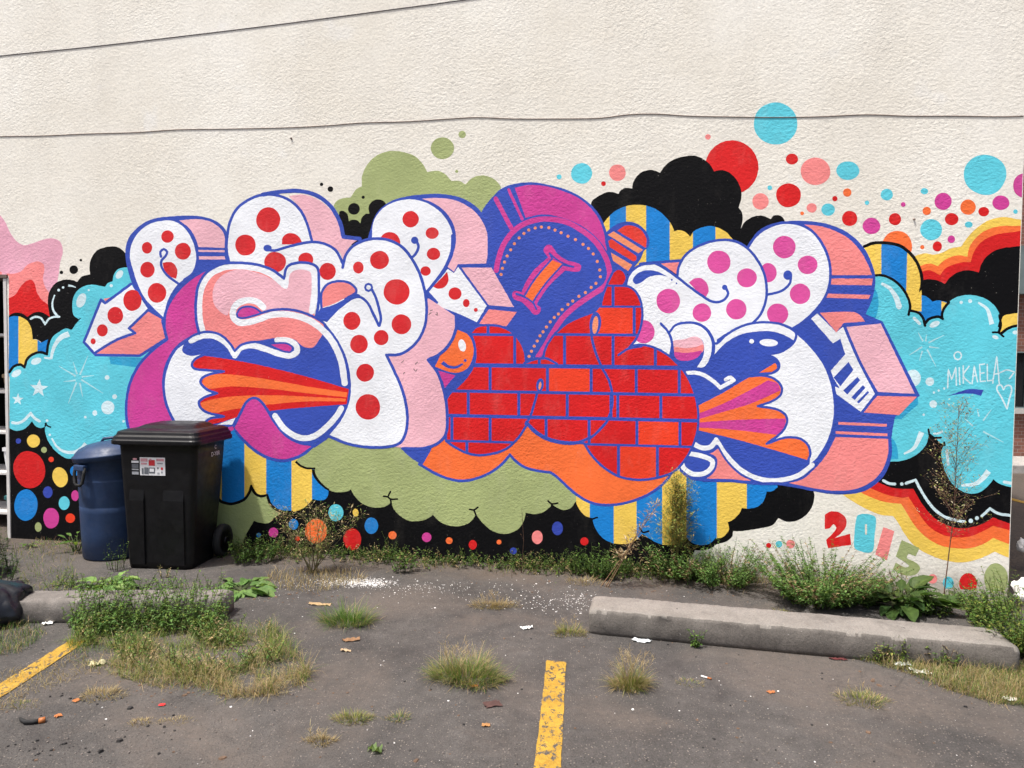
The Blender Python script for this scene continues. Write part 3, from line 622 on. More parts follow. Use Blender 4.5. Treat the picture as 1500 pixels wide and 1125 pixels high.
# ============ second dotted letter
part('painted_letter', 'white', '333,345 337,325 347,306 362,294 382,287 405,287 425,294 440,308 450,328 456,352 470,356 487,361 498,371 504,388! 505,440 470,450 400,400 350,390 337,388 332,365', 'white letter with red dots between curl and large tailed letter')
sub('letter_side', 'lpink', '423,287! 445,285 465,292 482,305 495,325 501,346! 525,351! 515,358 507,370 503,382! 497,369 483,359 457,353! 452,333 442,310 432,296'); 
line('outline', 'blue', '385,285 410,281 440,280 465,287 485,303 498,326 503,347! 527,350', 6); line('outline', 'blue', '337,390 332,366 333,345 337,325 347,306 362,294 382,286 405,286 425,294 440,308 450,328 457,353', 4)
dots('polka_dot', 'rdot', [(393, 322, 17.6, 18.2), (359.5, 359, 14.8, 15.6), (403, 384, 16, 15), (448, 380, 11, 10), (480, 397.5, 12)]); sub('polka_dot', 'rdot', '413,358! 414,348 421,342 430,342 438,347 443,356! 425,358')
dots('curl_end', 'blue', [(392, 363.5, 6.2, 5)]); line('outline', 'blue', '390,365 402,367 420,362 440,357 457,354.5 475,357 492,367 503,388', 4)
# ============ third dotted letter with arrow
part('painted_letter', 'blue', '541,355 543,335 552,312 572,295 595,288 618,285 645,284 676,290 700,305 714,328 719,352 717,388! 722,388! 760,455! 742,480! 705,480! 660,470 628,440 600,385', 'white dotted hook with pink side beside the blue shield')
sub('letter_side', 'lpink', '618,291! 640,290 665,293 688,304 704,320 714,343 715,368 712,386! 671,387! 665,398! 656,391! 664,372 668,350 664,328 652,310 636,298')
sub('letter_face', 'white', '545,345 548,323 560,306 578,296 600,292 622,296 642,308 656,325 663,345 662,365 655,386 643,406 624,427! 600,400 570,370 548,362')
dots('polka_dot', 'rdot', [(601.5, 321, 12), (571, 356, 15.5, 16), (633, 341.5, 9.6, 8.6), (635, 372, 9.8, 9), (623.5, 397, 7.5, 7)])
dots('curl_end', 'blue', [(607.5, 352, 5.4)]); line('outline', 'blue', '610,352 613,362 608,373 599,380', 4); 
sub('letter_side', 'lpink', '676,392! 720,392! 753,450! 716,447!'); sub('letter_side', 'salmon', '716,453! 757,457! 742,478! 702,474!')
sub('letter_arrow', 'white', '656,394! 665,400! 671,391! 713,448! 698,473! 670,461 639,450! 640,443! 626,428! 645,408!'); dots('polka_dot', 'rdot', [(666.5, 430, 9.5, 9.2), (683, 444, 5, 6), (697, 454, 3)]); sub('polka_dot', 'rdot', '655,398! 657,410 652,420 642,423 634,420! 646,408')
line('outline', 'blue', '663,345 662,366 654,388 642,407 625,428', 4.4); line('outline', 'blue', '626,428! 640,443! 634,448! 670,461 698,474', 4)
# ============ pink ground shape under the tailed letter, eye and orange lobes
part('orange_lobe', 'orange', '650,640! 771,610! 853,640! 900,680 985,690! 975,705 960,718 940,729 915,737 890,740 868,737 848,727 830,712 815,698 806,692! 790,690 770,685 755,675 747,666! 735,680 715,694 690,703 670,704 645,697 614,680! 626,668 632,655!', 'orange scalloped band below the painted bricks')
line('outline', 'blue', '985,691 975,705 960,718 940,729 915,737 890,740 868,737 848,727 830,712 815,698 806,692! 790,690 770,685 755,675 747,666! 735,680 715,694 690,703 670,704 645,697 614,680!', 4)
sub('blue_wedge', 'blue', '586,656! 634,654! 627,667 619,681! 604,672')
part('eye_shape', 'blue', '622,522! 668,466! 698,477! 706,482! 705,540 690,560 655,592! 640,560', 'orange eye shape with white gleam beside the pink letter side')
sub('eye', 'orange', '670,483! 685,490 693,505 693,522 685,539 670,546 655,544 637,537! 648,515 660,495'); dots('gleam', 'white', [(677, 506, 5.4, 9.2, -12)]); line('smile', 'blue', '648,531 657,537 668,538 678,533', 3.8, taper=(1.4, .7)); dots('gleam', 'blue', [(681.5, 528, 2.2)]); sub('eye_corner', 'mag', '636,541! 667,550! 651,569!')
# ============ shield with the letter I
part('painted_shield', 'blue', '704,315 712,300 722,288 735,276 755,269 780,267 805,271 830,278 850,288 868,302 881,320 889,342 896,370 902,400 900,425 893,445 874,468 848,484 824,505 812,522 804,540! 770,540! 741,479! 758,456! 720,389! 714,386! 714,345 710,325!', 'blue shield with magenta rim and orange-filled capital I')
sub('shield_top', 'mag', '754,275! 775,271 800,273 830,282 850,292 868,308 879,325 886,347 889,368! 880,355 865,340 845,327 820,318 795,314 770,319!')
line('shield_bar', 'mag', '745,278 765,321', 4.2); line('shield_bar', 'mag', '726,291 749,334', 6.5)
line('shield_rim', 'mag', '727,396 730,380 738,358 752,339 770,327 795,321 825,324 850,336 872,354 887,377 893,400 887,418 870,430 845,447 825,465 810,487 799,506 788,523', 7.8)
dots('stud', 'ldot', [(x, y, 2.3) for x, y in ((734, 402), (736, 393), (739, 384), (743, 375), (748, 366), (753.5, 357), (760.5, 348.5), (767.5, 342), (774.5, 337), (784, 334), (793, 332.5), (804, 333.5), (813, 337), (822, 341), (832, 346), (843, 351), (854, 358), (862, 364), (869, 372), (875, 383), (878.5, 395.5), (879.5, 405.5), (873, 415), (866, 421), (857.5, 428.5), (848, 434), (839, 441), (832, 446), (823.5, 453.5), (818, 460), (812, 465), (806, 471.5), (800.5, 479), (795.5, 486), (791, 492), (787, 499.5), (782.5, 507), (778.5, 514.5), (775, 522))])
sub('capital_letter', 'mag', '796,366 801,359 808,360 816,371 830,381 845,385 851,389 849,397 840,398 828,396! 806,417 792,436 786,446! 792,451 790,459 783,461 775,453 765,443 753,438 750,431 754,426 764,428! 770,414 781,397 803,377! 799,372')
sub('capital_letter', 'orange', '809,381! 823,387! 802,410 787,430 780,441! 770,434! 779,418 792,400'); line('outline', 'blue', '805,371! 809,379! 791,399 777,418 768,434! 756,430', 2.6); line('outline', 'blue', '840,391! 824,388! 803,411 788,431 781,443! 786,453', 2.6); line('outline', 'blue', '805,371 814,379 828,387 840,391', 2.4); line('outline', 'blue', '756,431 770,436 781,444 786,453', 2.4)
# ============ right assembly: blue ground, rear salmon letter, flag
part('painted_letter', 'blue', '1095,365! 1107,342 1125,330 1150,324 1185,324 1215,329 1245,343 1268,367 1280,395 1282,415 1277,440 1268,460! 1293,471! 1347,579! 1311,611! 1306,640 1306,668 1293,699 1264,720 1222,724 1180,717 1120,708 1030,706! 996,690! 985,560! 985,520! 1040,480! 1080,420!', 'big blue-ground letter with salmon sides and striped flag')
sub('letter_side', 'salmon', '1178,329! 1200,331 1225,339 1245,351 1261,369 1273,391 1277,403! 1217,403! 1214,383 1207,361 1194,343')
sub('letter_side', 'salmon', '1217,408! 1278.5,408! 1277,418! 1216,417!'); sub('letter_side', 'salmon', '1212,430! 1275,432! 1272,438! 1210,436!'); sub('letter_side', 'salmon', '1201,458! 1250,457 1260,462 1267,471! 1236,473! 1225,487!')
sub('letter_side', 'salmon', '1224,640! 1301,643! 1301,665 1293,690 1278,706 1255,717 1225,720 1190,716 1148,709! 1175,702 1195,685 1211,665'); sub('letter_side', 'salmon', '1228,618! 1299,621! 1299,625! 1228,622!'); sub('letter_side', 'salmon', '1224,631.5! 1300,635! 1300,639! 1224,635.5!')
sub('flag', 'white', '1188,467! 1197,459! 1225,487! 1236,478! 1258,528 1283,577! 1262,604! 1225,577! 1223,566! 1230,569! 1221,554! 1217,543! 1238,519! 1231,496! 1220,503!')
for s in ('1243,530! 1250,542! 1231,566! 1221,553!', '1256,552! 1260,557! 1241,578! 1235,572!', '1264,564! 1267.5,568! 1252,586! 1247,582!', '1271,572.5! 1273,575! 1258,591! 1255,589!'): sub('flag_slot', 'blue', s, 0.1)
sub('letter_side', 'lpink', '1240,479! 1290,474! 1340,577! 1286,574! 1258,524'); sub('letter_side', 'salmon', '1285,580! 1343,581! 1317,608! 1264,604!'); line('outline', 'blue', '1236,476! 1258,527 1284,577! 1345,579!', 4.4); line('outline', 'blue', '1284,577! 1262,605!', 4)
# second dotted letter of the right group
part('painted_letter', 'white', '1095,365 1107,346 1125,333 1147,327 1170,329 1190,340 1205,360 1214,385 1215,410 1209,432 1195,453 1175,472 1164,480! 1145,480 1120,480 1095,480', 'white letter with pink dots in front of the salmon side')
dots('polka_dot', 'pdot', [(1149, 362, 16.6), (1183, 388, 14.6, 13.6), (1125, 399.5, 12.6, 14.2), (1172, 430.5, 15), (1139, 460, 15.6, 15.4)]); dots('curl_end', 'blue', [(1154, 403, 6.6, 7)]); line('outline', 'blue', '1158.5,405 1157,415 1145,426 1123,432', 3.6)
line('outline', 'blue', '1093,366 1107,346 1125,333 1147,326.5 1170,328.5 1190,339 1206,360 1215,385 1216,410 1210,432 1196,453 1176,472 1160,482', 4)
# first dotted letter of the right group
part('painted_letter', 'white', '917,420! 920,405 930,393 945,387 958,386 975,395 992,407! 994,392 1003,375 1020,362 1045,354 1070,353 1090,361 1106,377 1117,397 1122,422 1120,443 1112,462 1100,476! 1075,482 1050,497! 1046,530 985,530! 960,515 940,510 920,510! 934,485 938,465 935,445 928,429', 'white vase-like letter with pink dots beside the painted bricks')
line('outline', 'blue', '938,387 958,385 975,384 998,382', 5); sub('letter_side', 'salmon', '968,386! 995,384! 991,402! 980,394')
dots('polka_dot', 'pdot', [(979, 441, 17.4, 18), (1053, 384, 17), (1094, 407, 14.6, 14), (1028, 458, 13.6), (1078.5, 453, 15), (943, 486, 16, 17)]); sub('polka_dot', 'pdot', '1009,414! 1017,408 1028,408 1036,416 1038,427 1034,435! 1022,427')
line('outline', 'blue', '916,422 920,405 930,393 945,386.5 958,385.5 975,394 992,406 1010,420 1028,433 1041,441 1052,442.5 1062,438 1066.5,430 1064,423', 3.8); dots('curl_end', 'blue', [(1061.5, 421, 4)])
line('outline', 'blue', '992,406 994,392 1003,375 1020,362 1045,353 1070,352 1090,360 1106,376 1118,397 1123,422 1121,443 1113,462 1102,474', 3.8)
sub('teardrop', 'blue', '927,411 932,402 945,396 960,397 978,405! 965,403 950,406 939,414 931,416'); dots('teardrop', 'blue', [(984, 410, 1.4), (991, 415, 1.2)])
# ============ right ball: eye, rays, rings
part('painted_ball', 'blue', '1046,520 1050,505 1062,492 1085,479 1110,473 1140,474 1160,482 1172,492 1190,508 1208,534 1219,562 1223,592 1222,618 1214,648 1200,674 1180,696 1150,706 1115,706 1080,700 1040,700 1000,690 1000,560 1010,540', 'big white and blue ball with orange and magenta rays')
sub('ball_white', 'white', '1168,489! 1185,505 1204,530 1216,560 1221,590 1220,617 1212,645 1199,668 1186,680! 1186,662 1178,647 1160,641 1137,643! 1147,632 1153,618 1150,607 1136,599 1110,596! 1130,588 1143,580 1145,567 1135,556 1112,548! 1128,546 1139,541 1140,532 1134,524 1122,519! 1142,515 1157,507 1164,497')
line('outline', 'blue', '1168,488 1186,505 1206,531 1218,560 1223,590 1222,617 1214,645 1200,669 1180,692 1155,705', 4)
sub('ball_rim', 'white', '1046,520! 1050,506 1062,493 1085,480 1110,474 1137,475 1156,482 1166,489! 1163,499! 1147,490 1127,485 1105,486 1085,490 1066,500 1052,513'); line('outline', 'blue', '1040,500! 1050,503 1062,492 1085,478.5 1110,472.5 1138,473.5 1157,480 1166,488 1164,499 1156,508 1142,516 1122,519', 3.6)
dots('gleam', 'white', [(1101, 500, 3.5), (1126, 502, 13.5, 5.4, 3)])
sub('ray', 'orange', '1112,546! 1130,535 1136,532 1138,539 1130,545!'); line('outline', 'blue', '1122,519 1134,524 1141,532 1140,541 1130,547 1112,548', 3.4)
sub('ray', 'orange', '1023,594! 1060,575 1100,552 1118,551 1136,557 1144,567 1142,579 1129,588 1111,595! 1135,599 1149,607 1152,618 1146,632 1123,651! 1150,642 1170,643 1182,652 1185,664 1183,674! 1140,661 1080,644 1022,630!')
sub('ray', 'mag', '1023,606! 1060,591 1105,568 1125,557! 1139,562 1143,572! 1100,591 1060,603 1023,614!'); sub('ray', 'mag', '1023,619! 1080,615 1151,613! 1149,626 1139,637! 1080,630 1023,626!')
line('outline', 'blue', '1100,551 1118,550 1136,556 1145,567 1143,579 1130,588 1110,595! 1136,599 1150,607 1153,618 1146,632 1123,650! 1150,641 1170,642 1183,651 1187,664 1183,676', 3.6)
line('ball_rim', 'white', '1016,650 1028,656 1040,655 1046,649 1049,644! 1062,664 1080,684 1098,696 1120,703 1145,703 1170,696 1190,681', 7)
sub('letter_side', 'salmon', '1012,658! 1040,664 1052,657! 1062,674 1082,694 1100,704! 1034,702! 1046,690 1051,676 1046,669'); line('outline', 'blue', '1014,656 1030,662 1042,662 1051,653! 1064,674 1084,694 1102,703', 3)
line('ball_rim', 'white', '1008,664 1028,668 1043,675 1042,685 1030,694 1014,694 1002,686 998,677', 7); line('outline', 'blue', '1005,659 1030,663 1048,671 1047,687 1034,699 1012,699 998,690', 3)
line('outline', 'blue', '998,690 1012,700 1035,703 1070,704 1110,708 1150,709 1190,717 1225,721 1255,718 1278,707 1294,690 1303,665 1303,642', 4.4)
line('ball_rim', 'white', '1007,546 1020,546 1034,551 1048,561 1055,568! 1075,557! 1070,553 1063,556', 5.6)
# little shaded ball
part('little_ball', 'blue', '975,545! 984,500 988,478 1005,471 1024,473 1038,483 1047,500 1046,522 1036,542!', 'small white ball shaded pink beside the dotted letter')
sub('ball_white', 'white', '984,487 990,478 1005,474.5 1021,476 1034,485 1042,500 1041,520 1032,537 1021,538! 1030,522 1031,505 1026,496 1000,500 986,505'); sub('ball_blush', 'lpink', '986,500 1002,497 1016,493 1026,496 1031,506 1028,516 1010,518 988,516'); sub('ball_blush', 'salmon', '986.5,509 1005,510 1020,508 1030,505 1030,514 1020,520 1003,521 988,519'); sub('ball_blush', 'mag', '987,516 1005,517 1020,515 1028,514 1022,523 1010,528 996,528 989,523')
line('outline', 'blue', '968,474 978,485 984,500 986,525', 3.6); line('outline', 'blue', '981,486 990,476 1005,472.5 1022,474 1036,483 1045,500 1044,521 1034,540', 3.4)
# ============ bricks and the candy finger
part('candy_finger', 'blue', '886,345 895,334 910,326 925,325 940,332 950,346 950,360 943,368 938,380 930,390 918,402 903,395 892,375', 'red and orange striped finger above the painted bricks')
sub('candy_band', 'sred', '904,338! 915,331 928,331 940,338 947,350 946,363!'); sub('candy_band', 'ldot', '890,344! 899,339! 942,366! 935,371!'); sub('candy_band', 'sred', '891,353! 896,350! 932,375! 932,381 927,383! 893,362!'); sub('candy_band', 'ldot', '895,370! 926,388! 920,397! 898,382!')
BRK = '655,588 661,577 673,566 688,549 697,530 697,505 691,488! 699,480 715,478 733,480 748,487 760,500 767,515 769,531! 782,527 797,527! 800,513 806,501 815,489! 830,476 850,466 872,458! 881,446 886,430 894,410 899,400! 905,395 912,398 916,406 914,414 908,420! 922,422 932,431 938,447 939,465 935,485 927,500 912,517! 922,510 940,507 958,511 978,522 995,538 1008,557 1017,580 1021,605 1020,630 1012,655 1000,675 985,690 962,698 938,701 910,697 888,685 870,668 857,648! 850,647 830,648 805,643 785,632 772,618! 758,640 740,656 715,664 692,664 672,656 655,645!'
bk = part('brick_blob', 'blue', BRK, 'swollen shape filled with red painted bricks'); line('outline', 'blue', BRK, 7, closed=True)
bp = smooth(BRK); l0 = P_.lay
def rowy(y, x): return y + (x - 700) * (0.008 + (y - 490) * 0.00011)
def brow(y0, y1, xs, hot=(), lo=640, hi=1040):
    e = [lo] + list(xs) + [hi]
    for a, b in zip(e, e[1:]):
        a2, b2 = a + 2.2, b - 2.2
        q = clip_rect(bp, [(a2, rowy(y0, a2)), (b2, rowy(y0, b2)), (b2, rowy(y1, b2)), (a2, rowy(y1, a2))])
        if q: P_.lay = l0; emit('painted_brick', 'ored' if any(a < h < b for h in hot) else 'red', [q], bk)
brow(474, 488, [715], hi=780); brow(492, 532, [754], hi=790); brow(538, 571, [718, 802, 866, 932, 995], hot=[830]); brow(575.5, 607, [686, 760, 831, 895, 905, 968])
brow(612, 645, [662, 718, 800, 863, 933, 996], hot=[960]); brow(648.5, 695, [684, 906, 963], hot=[930])
brow(396, 417, [], lo=880, hi=925); brow(420, 447, [898], lo=880, hi=960); brow(450, 487, [929], hot=[900], lo=865, hi=960); brow(454, 487, [870], lo=800, hi=871); brow(491, 532, [827, 898, 960], lo=790, hi=1010)
P_.lay = l0 + 2
line('outline', 'blue', '868,470 866,485 869,505 880,535 893,560 897,590 890,615 875,633 864,642', 3.8); line('outline', 'blue', '787,575 783,590 776,612 770,621', 3.8); line('outline', 'blue', '768,532 785,526 800,525 816,533', 3.4); line('outline', 'blue', '906,520 920,511 940,507', 3.4)
line('outline', 'blue', '771,618 785,632 805,643 830,648 850,647 868,639', 4)
dots('teardrop', 'blue', [(872, 474, 8.5, 17, 6), (791, 564, 5.5, 10, 8)]); dots('teardrop', 'ldot', [(872, 476, 4.2, 13, 6), (791, 565, 2, 6, 8)])
# ============ magenta crescent, left ball with rays, pink S
part('magenta_crescent', 'mag', '325,387! 300,396 275,412 255,433 243,457 241,480 245,497! 225,512 205,533 191,560 185,592 187,622 198,655 240,672 300,655 345,628! 358,645 375,660 394,670 414,674 432,670 446,663 458,652! 470,560 400,430', 'magenta crescent wrapping the pink letter and the ball')
line('outline', 'blue', '325,387 300,396 275,412 255,433 243,457 241,480 245,497! 225,512 205,533 191,560 185,592 187,622 198,655', 4); line('outline', 'blue', '343,622 346,631 358,646 375,661 394,671 414,675 432,671 446,664 460,652', 4.4)
part('painted_ball', 'blue', '238,570 239,545 246,525 258,507 280,492 305,485 325,489 340,501 420,440 450,455 475,473 496,499 509,528 514,560 512,588 501,614 482,638 466,650! 437,650 418,637 402,618 390,598 380,586 371,583 361,589 352,606 343,624! 300,632 258,622 246,602', 'big white and blue ball with red and orange rays')
sub('ball_white', 'white', '276,498! 258,511 246,532 241,556 242,580 248,601 258,622 300,622 307,612 326,610! 303,605 292,597 291,587 301,580 318,576! 303,572 293,562 295,553 306,547 328,543! 300,542 284,541 280,534 285,526 300,518! 285,521 274,520 267,514 269,505')
sub('ball_white', 'white', '318,622! 345,612! 340,622!')
sub('ray', 'red', '298,521! 340,527 390,537 450,552 511,570! 508,592! 470,595 420,599 390,603 345,612 318,620 298,622! 307,613 328,610! 304,604 294,596 293,588 302,581 318,576! 305,571 295,561 297,554 310,548 328,544! 300,541 286,540 282,534 287,527')
sub('ray', 'orange', '296,562! 299,553 312,549 330,548 360,551 400,557 450,566 509,575! 508,582! 450,576 400,570 340,566 306,569'); sub('ray', 'orange', '294,590! 310,585 350,580 400,579 450,581 507,584! 506,588! 450,588 400,592 345,599 312,605 298,601')
line('outline', 'blue', '300,519 286,526 281,534 285,540 300,542 328,544! 308,548 296,554 294,561 304,571 318,576! 302,581 292,588 293,596 303,604 328,610! 308,613 299,620', 3.8)
line('outline', 'blue', '276,498 258,511 246,532 240,556 241,580 247,601 258,622', 4)
sub('magenta_bump', 'mag', '343,626! 352,607 361,590 371,584 380,587 390,599 402,619 418,638 437,650 456,654! 440,664 414,672 394,668 375,657 358,643'); line('outline', 'blue', '343,624 352,606 361,589 371,583 380,586 390,598 402,618 418,637 437,648 458,652', 4)
line('ball_rim', 'white', '403,609 415,626 431,638 447,642 462,638 480,624 494,608 500,598', 8.5)
part('painted_letter', 'salmon', '292,450 295,420 308,402 328,391 350,389 375,392 398,401 418,417! 421,398 431,391 450,390 461,396 463,420 460,460! 475,480 466,500 458,509 445,508 432,498 415,494 385,498 360,503 346,514! 336,503 322,494 305,490 296,487', 'fat pink letter S with white border')
sub('letter_shade', 'lpink', '312,425 318,411 331,400 350,395 375,399 400,410 418,425! 425,398 436,394 450,396 458,402 458,430 458,464! 440,458 420,455 400,456 386,459! 378,441 363,438 347,442 337,452 333,462 322,456 313,444')
line('letter_border', 'white', '297,487 293,470 292,445 296,420 308,402 328,392 350,390 375,393 398,402 418,419! 421,400 430,392 448,391 459,397 461,412 460,436 457,456', 9)
line('letter_border', 'white', '386,450 376,442 362,440 348,445 341,456 344,468 355,473 375,469 400,461 425,461 450,468 470,481 488,502 500,530 505,561', 9.5)
sub('letter_counter', 'mag', '347,459 352,452 362,449 373,451 384,459! 370,463 355,466 348,464'); line('outline', 'blue', '347,460 352,452 362,449 373,451 384,458.5! 370,463 355,466 348,464', 3, closed=True); line('outline', 'blue', '383,458.5 400,454 425,453.5 450,460 475,474 495,498 508.5,527 513.5,560 512,588 501,614 482,638 460,654', 3.8)
line('letter_border', 'white', '280,499 296,492 312,492 327,499 338,510 344,521! 352,510 368,506 388,511 408,518 425,521 435,515 433,505 423,499 406,498', 8.5)
sub('letter_counter', 'mag', '394,505! 408,503 420,504 428,509 426,515 415,514 403,509'); line('outline', 'blue', '392,504! 408,502.5 420,503 428.5,509 426,515.5 415,514.5 403,509.5', 2.8, closed=True)
line('outline', 'blue', '268,503 284,491 303,486 322,490 336,502 344,514! 354,505 373,501 394,504', 3.6)
line('outline', 'blue', '292,489 287.5,468 287,442 291,417 303,399 325,387 350,385 378,388 400,396 416,408! 420,392 430,386 450,385 464,391 467.5,405 467,440 463,464', 4)
# ============ large tailed letter in the middle
part('letter_depth', 'lpink', '622,440! 628,437! 667,463! 668,481 660,500 645,516 626,526! 640,545 650,575 653,605 652,635 640,648 620,655 572,655! 560,600 560,520', 'pale pink side of the large dotted letter')
line('outline', 'blue', '668,463 668,482 659,503 645,518 627,527! 641,546 651,575 655,605 653,636 640,650 620,656.5 590,657', 4.4)
for s in ('588,531 592,528', '591,548 593,545', '606,540 609,544 611,541', '608,534 612,530', '630,455 634,454', '628,461 632,458', '638,460 641,462 640,457'): line('scuff', 'grey', s, 1.3)
part('painted_letter', 'white', '504,390! 508,372 518,360 535,353 552,350 570,353 588,362 602,378 614,400 621,425 623,450 621,475 613,495 600,509 585,517 566,520! 575,540 588,570 594,600 594,625 587,645 570,652 540,653 510,648 482,638! 501,614 512,588 514,560 508.5,527 495,498 478,475! 466,462! 467,405! 490,395', 'large white letter with red dots and a rounded tail')
dots('polka_dot', 'rdot', [(525, 392, 7.8, 8.8), (556, 381, 13.8, 13.4), (581, 427.5, 19, 18.8), (515.5, 470, 12.6, 13.2), (526, 504, 13, 13.6), (588, 475, 14.4, 14.6), (558.5, 494.5, 11), (535, 546, 13, 13.2), (539, 596, 18, 18.8), (480, 397.5, 12, 12.6)])
sub('blue_wedge', 'blue', '462,466! 469,452! 490,446 521,429! 528,433 515,440 498,452 479,472!'); sub('letter_leaf', 'salmon', '471,451! 472,430 480,418 495,413 510,415 520,422 521,428 505,437 486,446'); line('outline', 'blue', '471,452! 471,430 479,417 494,412 511,414 521,422 522,428 506,438', 3.6)
line('outline', 'blue', '498,450 514,438 527,435 538,443 546,458 555,477', 4); line('outline', 'blue', '545,424 551,437 556,455 558,468 556,477', 4); line('outline', 'blue', [(540 + 5.2 * math.cos(a * .785), 421 + 5.2 * math.sin(a * .785), False) for a in range(8)], 3.2, closed=True)
line('outline', 'blue', '502,392 507,373 518,360 535,352 552,349.5 570,352 588,361 602,377 614,399 622,425 625,450 623,475 614,496 600,511 585,519 566,520! 576,540 589,570 596,600 596,626 588,647 571,654 540,655 510,650 480,638', 4.2)
line('outline', 'blue', '467,400 467,440 464,462', 4)
#MURAL_END
# ------------------------------------------------------------------ cables on the wall
def wall_cable(name, pxs, r, off, mat, label):
    pts = []
    sm = smooth(pxs, closed=False, step=12, jit=0)
    for q in sm:
        u, z = wall_uv(q.x, q.y); pts.append(on_wall(u, z, off))
    bm = bmesh.new(); tube(bm, pts, r, 6); return tag(bm_obj(name, bm, mat, None, True), label, 'cable')
wall_cable('wall_cable', '-60,204 0,200 60,199 130,196 200,194 260,190 330,189 420,187 480,184 530,180 600,178 660,174 700,172 750,174 830,174 880,173 920,168 960,167 1010,170 1060,171 1130,172 1200,171 1270,168 1330,170 1400,170 1470,171 1499,170', 0.0026, 0.0026, MAT['wire'], 'thin sagging brown cable stapled level across the wall above the mural')
wall_cable('wall_cable', '-60,90 0,82 130,69 260,54 400,37 560,16 680,0 760,-11', 0.0026, 0.0026, MAT['cable'], 'straight dark cable climbing the bare upper wall at a slant')
bm = bmesh.new(); u, z = wall_uv(427, 203); tube(bm, [(u, 0.02, z), (u, -0.004, z), (u + 0.001, -0.010, z - 0.002)], 0.008, 6); bm_obj('wall_bolt', bm, MAT['wire'], bld)
bm = bmesh.new(); u, z = wall_uv(1338, 320); tube(bm, [(u, 0.02, z), (u + 0.004, -0.014, z - 0.008)], 0.006, 6); bm_obj('wall_bolt', bm, MAT['wire'], bld)

# ------------------------------------------------------------------ concrete wheel stops
def wheel_stop(a, b, wid, h, mat, label, seed, shade_grime=True):
    d = (b - a); L = d.length; d.normalize(); s = Vector((-d.y, d.x, 0))
    n = 150; rings = []
    prof = [(0.012, 0.0), (0.004, 0.15), (0, 0.5), (0.004, 0.86), (0.014, 0.97), (0.03, 1.0), (wid * 0.35, 1.0), (wid * 0.65, 1.0), (wid - 0.03, 1.0), (wid - 0.012, 0.97), (wid - 0.003, 0.86), (wid, 0.4), (wid, 0.0)]
    for i in range(n + 1):
        t = i / n; e = min(t, 1 - t) * L
        sh = 1.0 if e > 0.05 else 0.90 + 0.10 * math.sqrt(max(0, e / 0.05))
        ring = []
        for k, (w, hh) in enumerate(prof):
            w2 = wid / 2 + (w - wid / 2) * sh; z = h * hh * (sh if hh > 0.5 else 1)
            nz = noise.noise(Vector((t * L * 9, k * 2.3, seed))) * 0.004 + noise.noise(Vector((t * L * 45, k * 5.1, seed))) * 0.005
            if k in (3, 4, 5, 8, 9, 10): nz -= max(0, noise.noise(Vector((t * L * 6, k, seed + 7))) - 0.25) * 0.035
            ring.append(a + d * (t * L) + s * (w2 + (nz if hh < 0.95 else 0) * (1 if w > wid / 2 else -1)) + Vector((0, 0, -0.012 + z + (nz if hh >= 0.9 else 0))))
        rings.append(ring[::-1])
    t = empty('wheel_stop', a); tag(t, label, 'wheel stop')
    bm = bmesh.new(); loft(bm, [[p - a for p in r] for r in rings]); bmesh.ops.recalc_face_normals(bm, faces=bm.faces)
    o = bm_obj('concrete_block', bm, mat, t); o.data.materials.append(MAT['shaded_grimed'])
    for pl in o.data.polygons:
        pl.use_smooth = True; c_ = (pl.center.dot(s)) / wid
        if shade_grime and c_ < 0.06 and abs(pl.normal.z) < 0.6: pl.material_index = 1  # front face gets the darker copy, painted shade together with tyre dirt
    for f in (0.23, 0.77):                  # steel pin holes
        bm = bmesh.new(); c = d * (L * f) + s * (wid * 0.5) + Vector((0, 0, h - 0.012)); tube(bm, [c + Vector((0, 0, -0.03)), c + Vector((0, 0, 0.001))], 0.011, 10); bm_obj('steel_pin', bm, MAT['rubber'], t)
    return d, s
a = G(862, 927); b = G(1240, 963); dd = (b - a).normalized()
STOP_A, STOP_D = a, dd
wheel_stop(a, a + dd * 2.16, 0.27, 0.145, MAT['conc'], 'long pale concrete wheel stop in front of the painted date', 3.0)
a = G(326, 908); b = G(50, 911); dd = (b - a).normalized()
wheel_stop(a + dd * 1.9, a, 0.20, 0.135, MAT['conc_old'], 'grey concrete wheel stop overgrown with weeds before the bins', 8.0, False)

# ------------------------------------------------------------------ wheeled bin
def rrect(w, d, r, z, cx=0, cy=0, n=5):
    pts = []
    for sx, sy, a0 in ((1, 1, 0), (-1, 1, 90), (-1, -1, 180), (1, -1, 270)):
        for k in range(n + 1):
            a = R(a0 + 90 * k / n); pts.append(Vector((cx + sx * (w / 2 - r) + r * math.cos(a), cy + sy * (d / 2 - r) + r * math.sin(a), z)))
    return pts
BIN0 = G(233, 832)
bx = BIN0.x; by = BIN0.y
wb_ = empty('wheeled_bin', (bx, by, -0.006), R(-5.0)); wb_.scale = (1.10, 1.0, 1.05); tag(wb_, 'tall black wheeled rubbish bin with stickers on its front', 'rubbish bin')
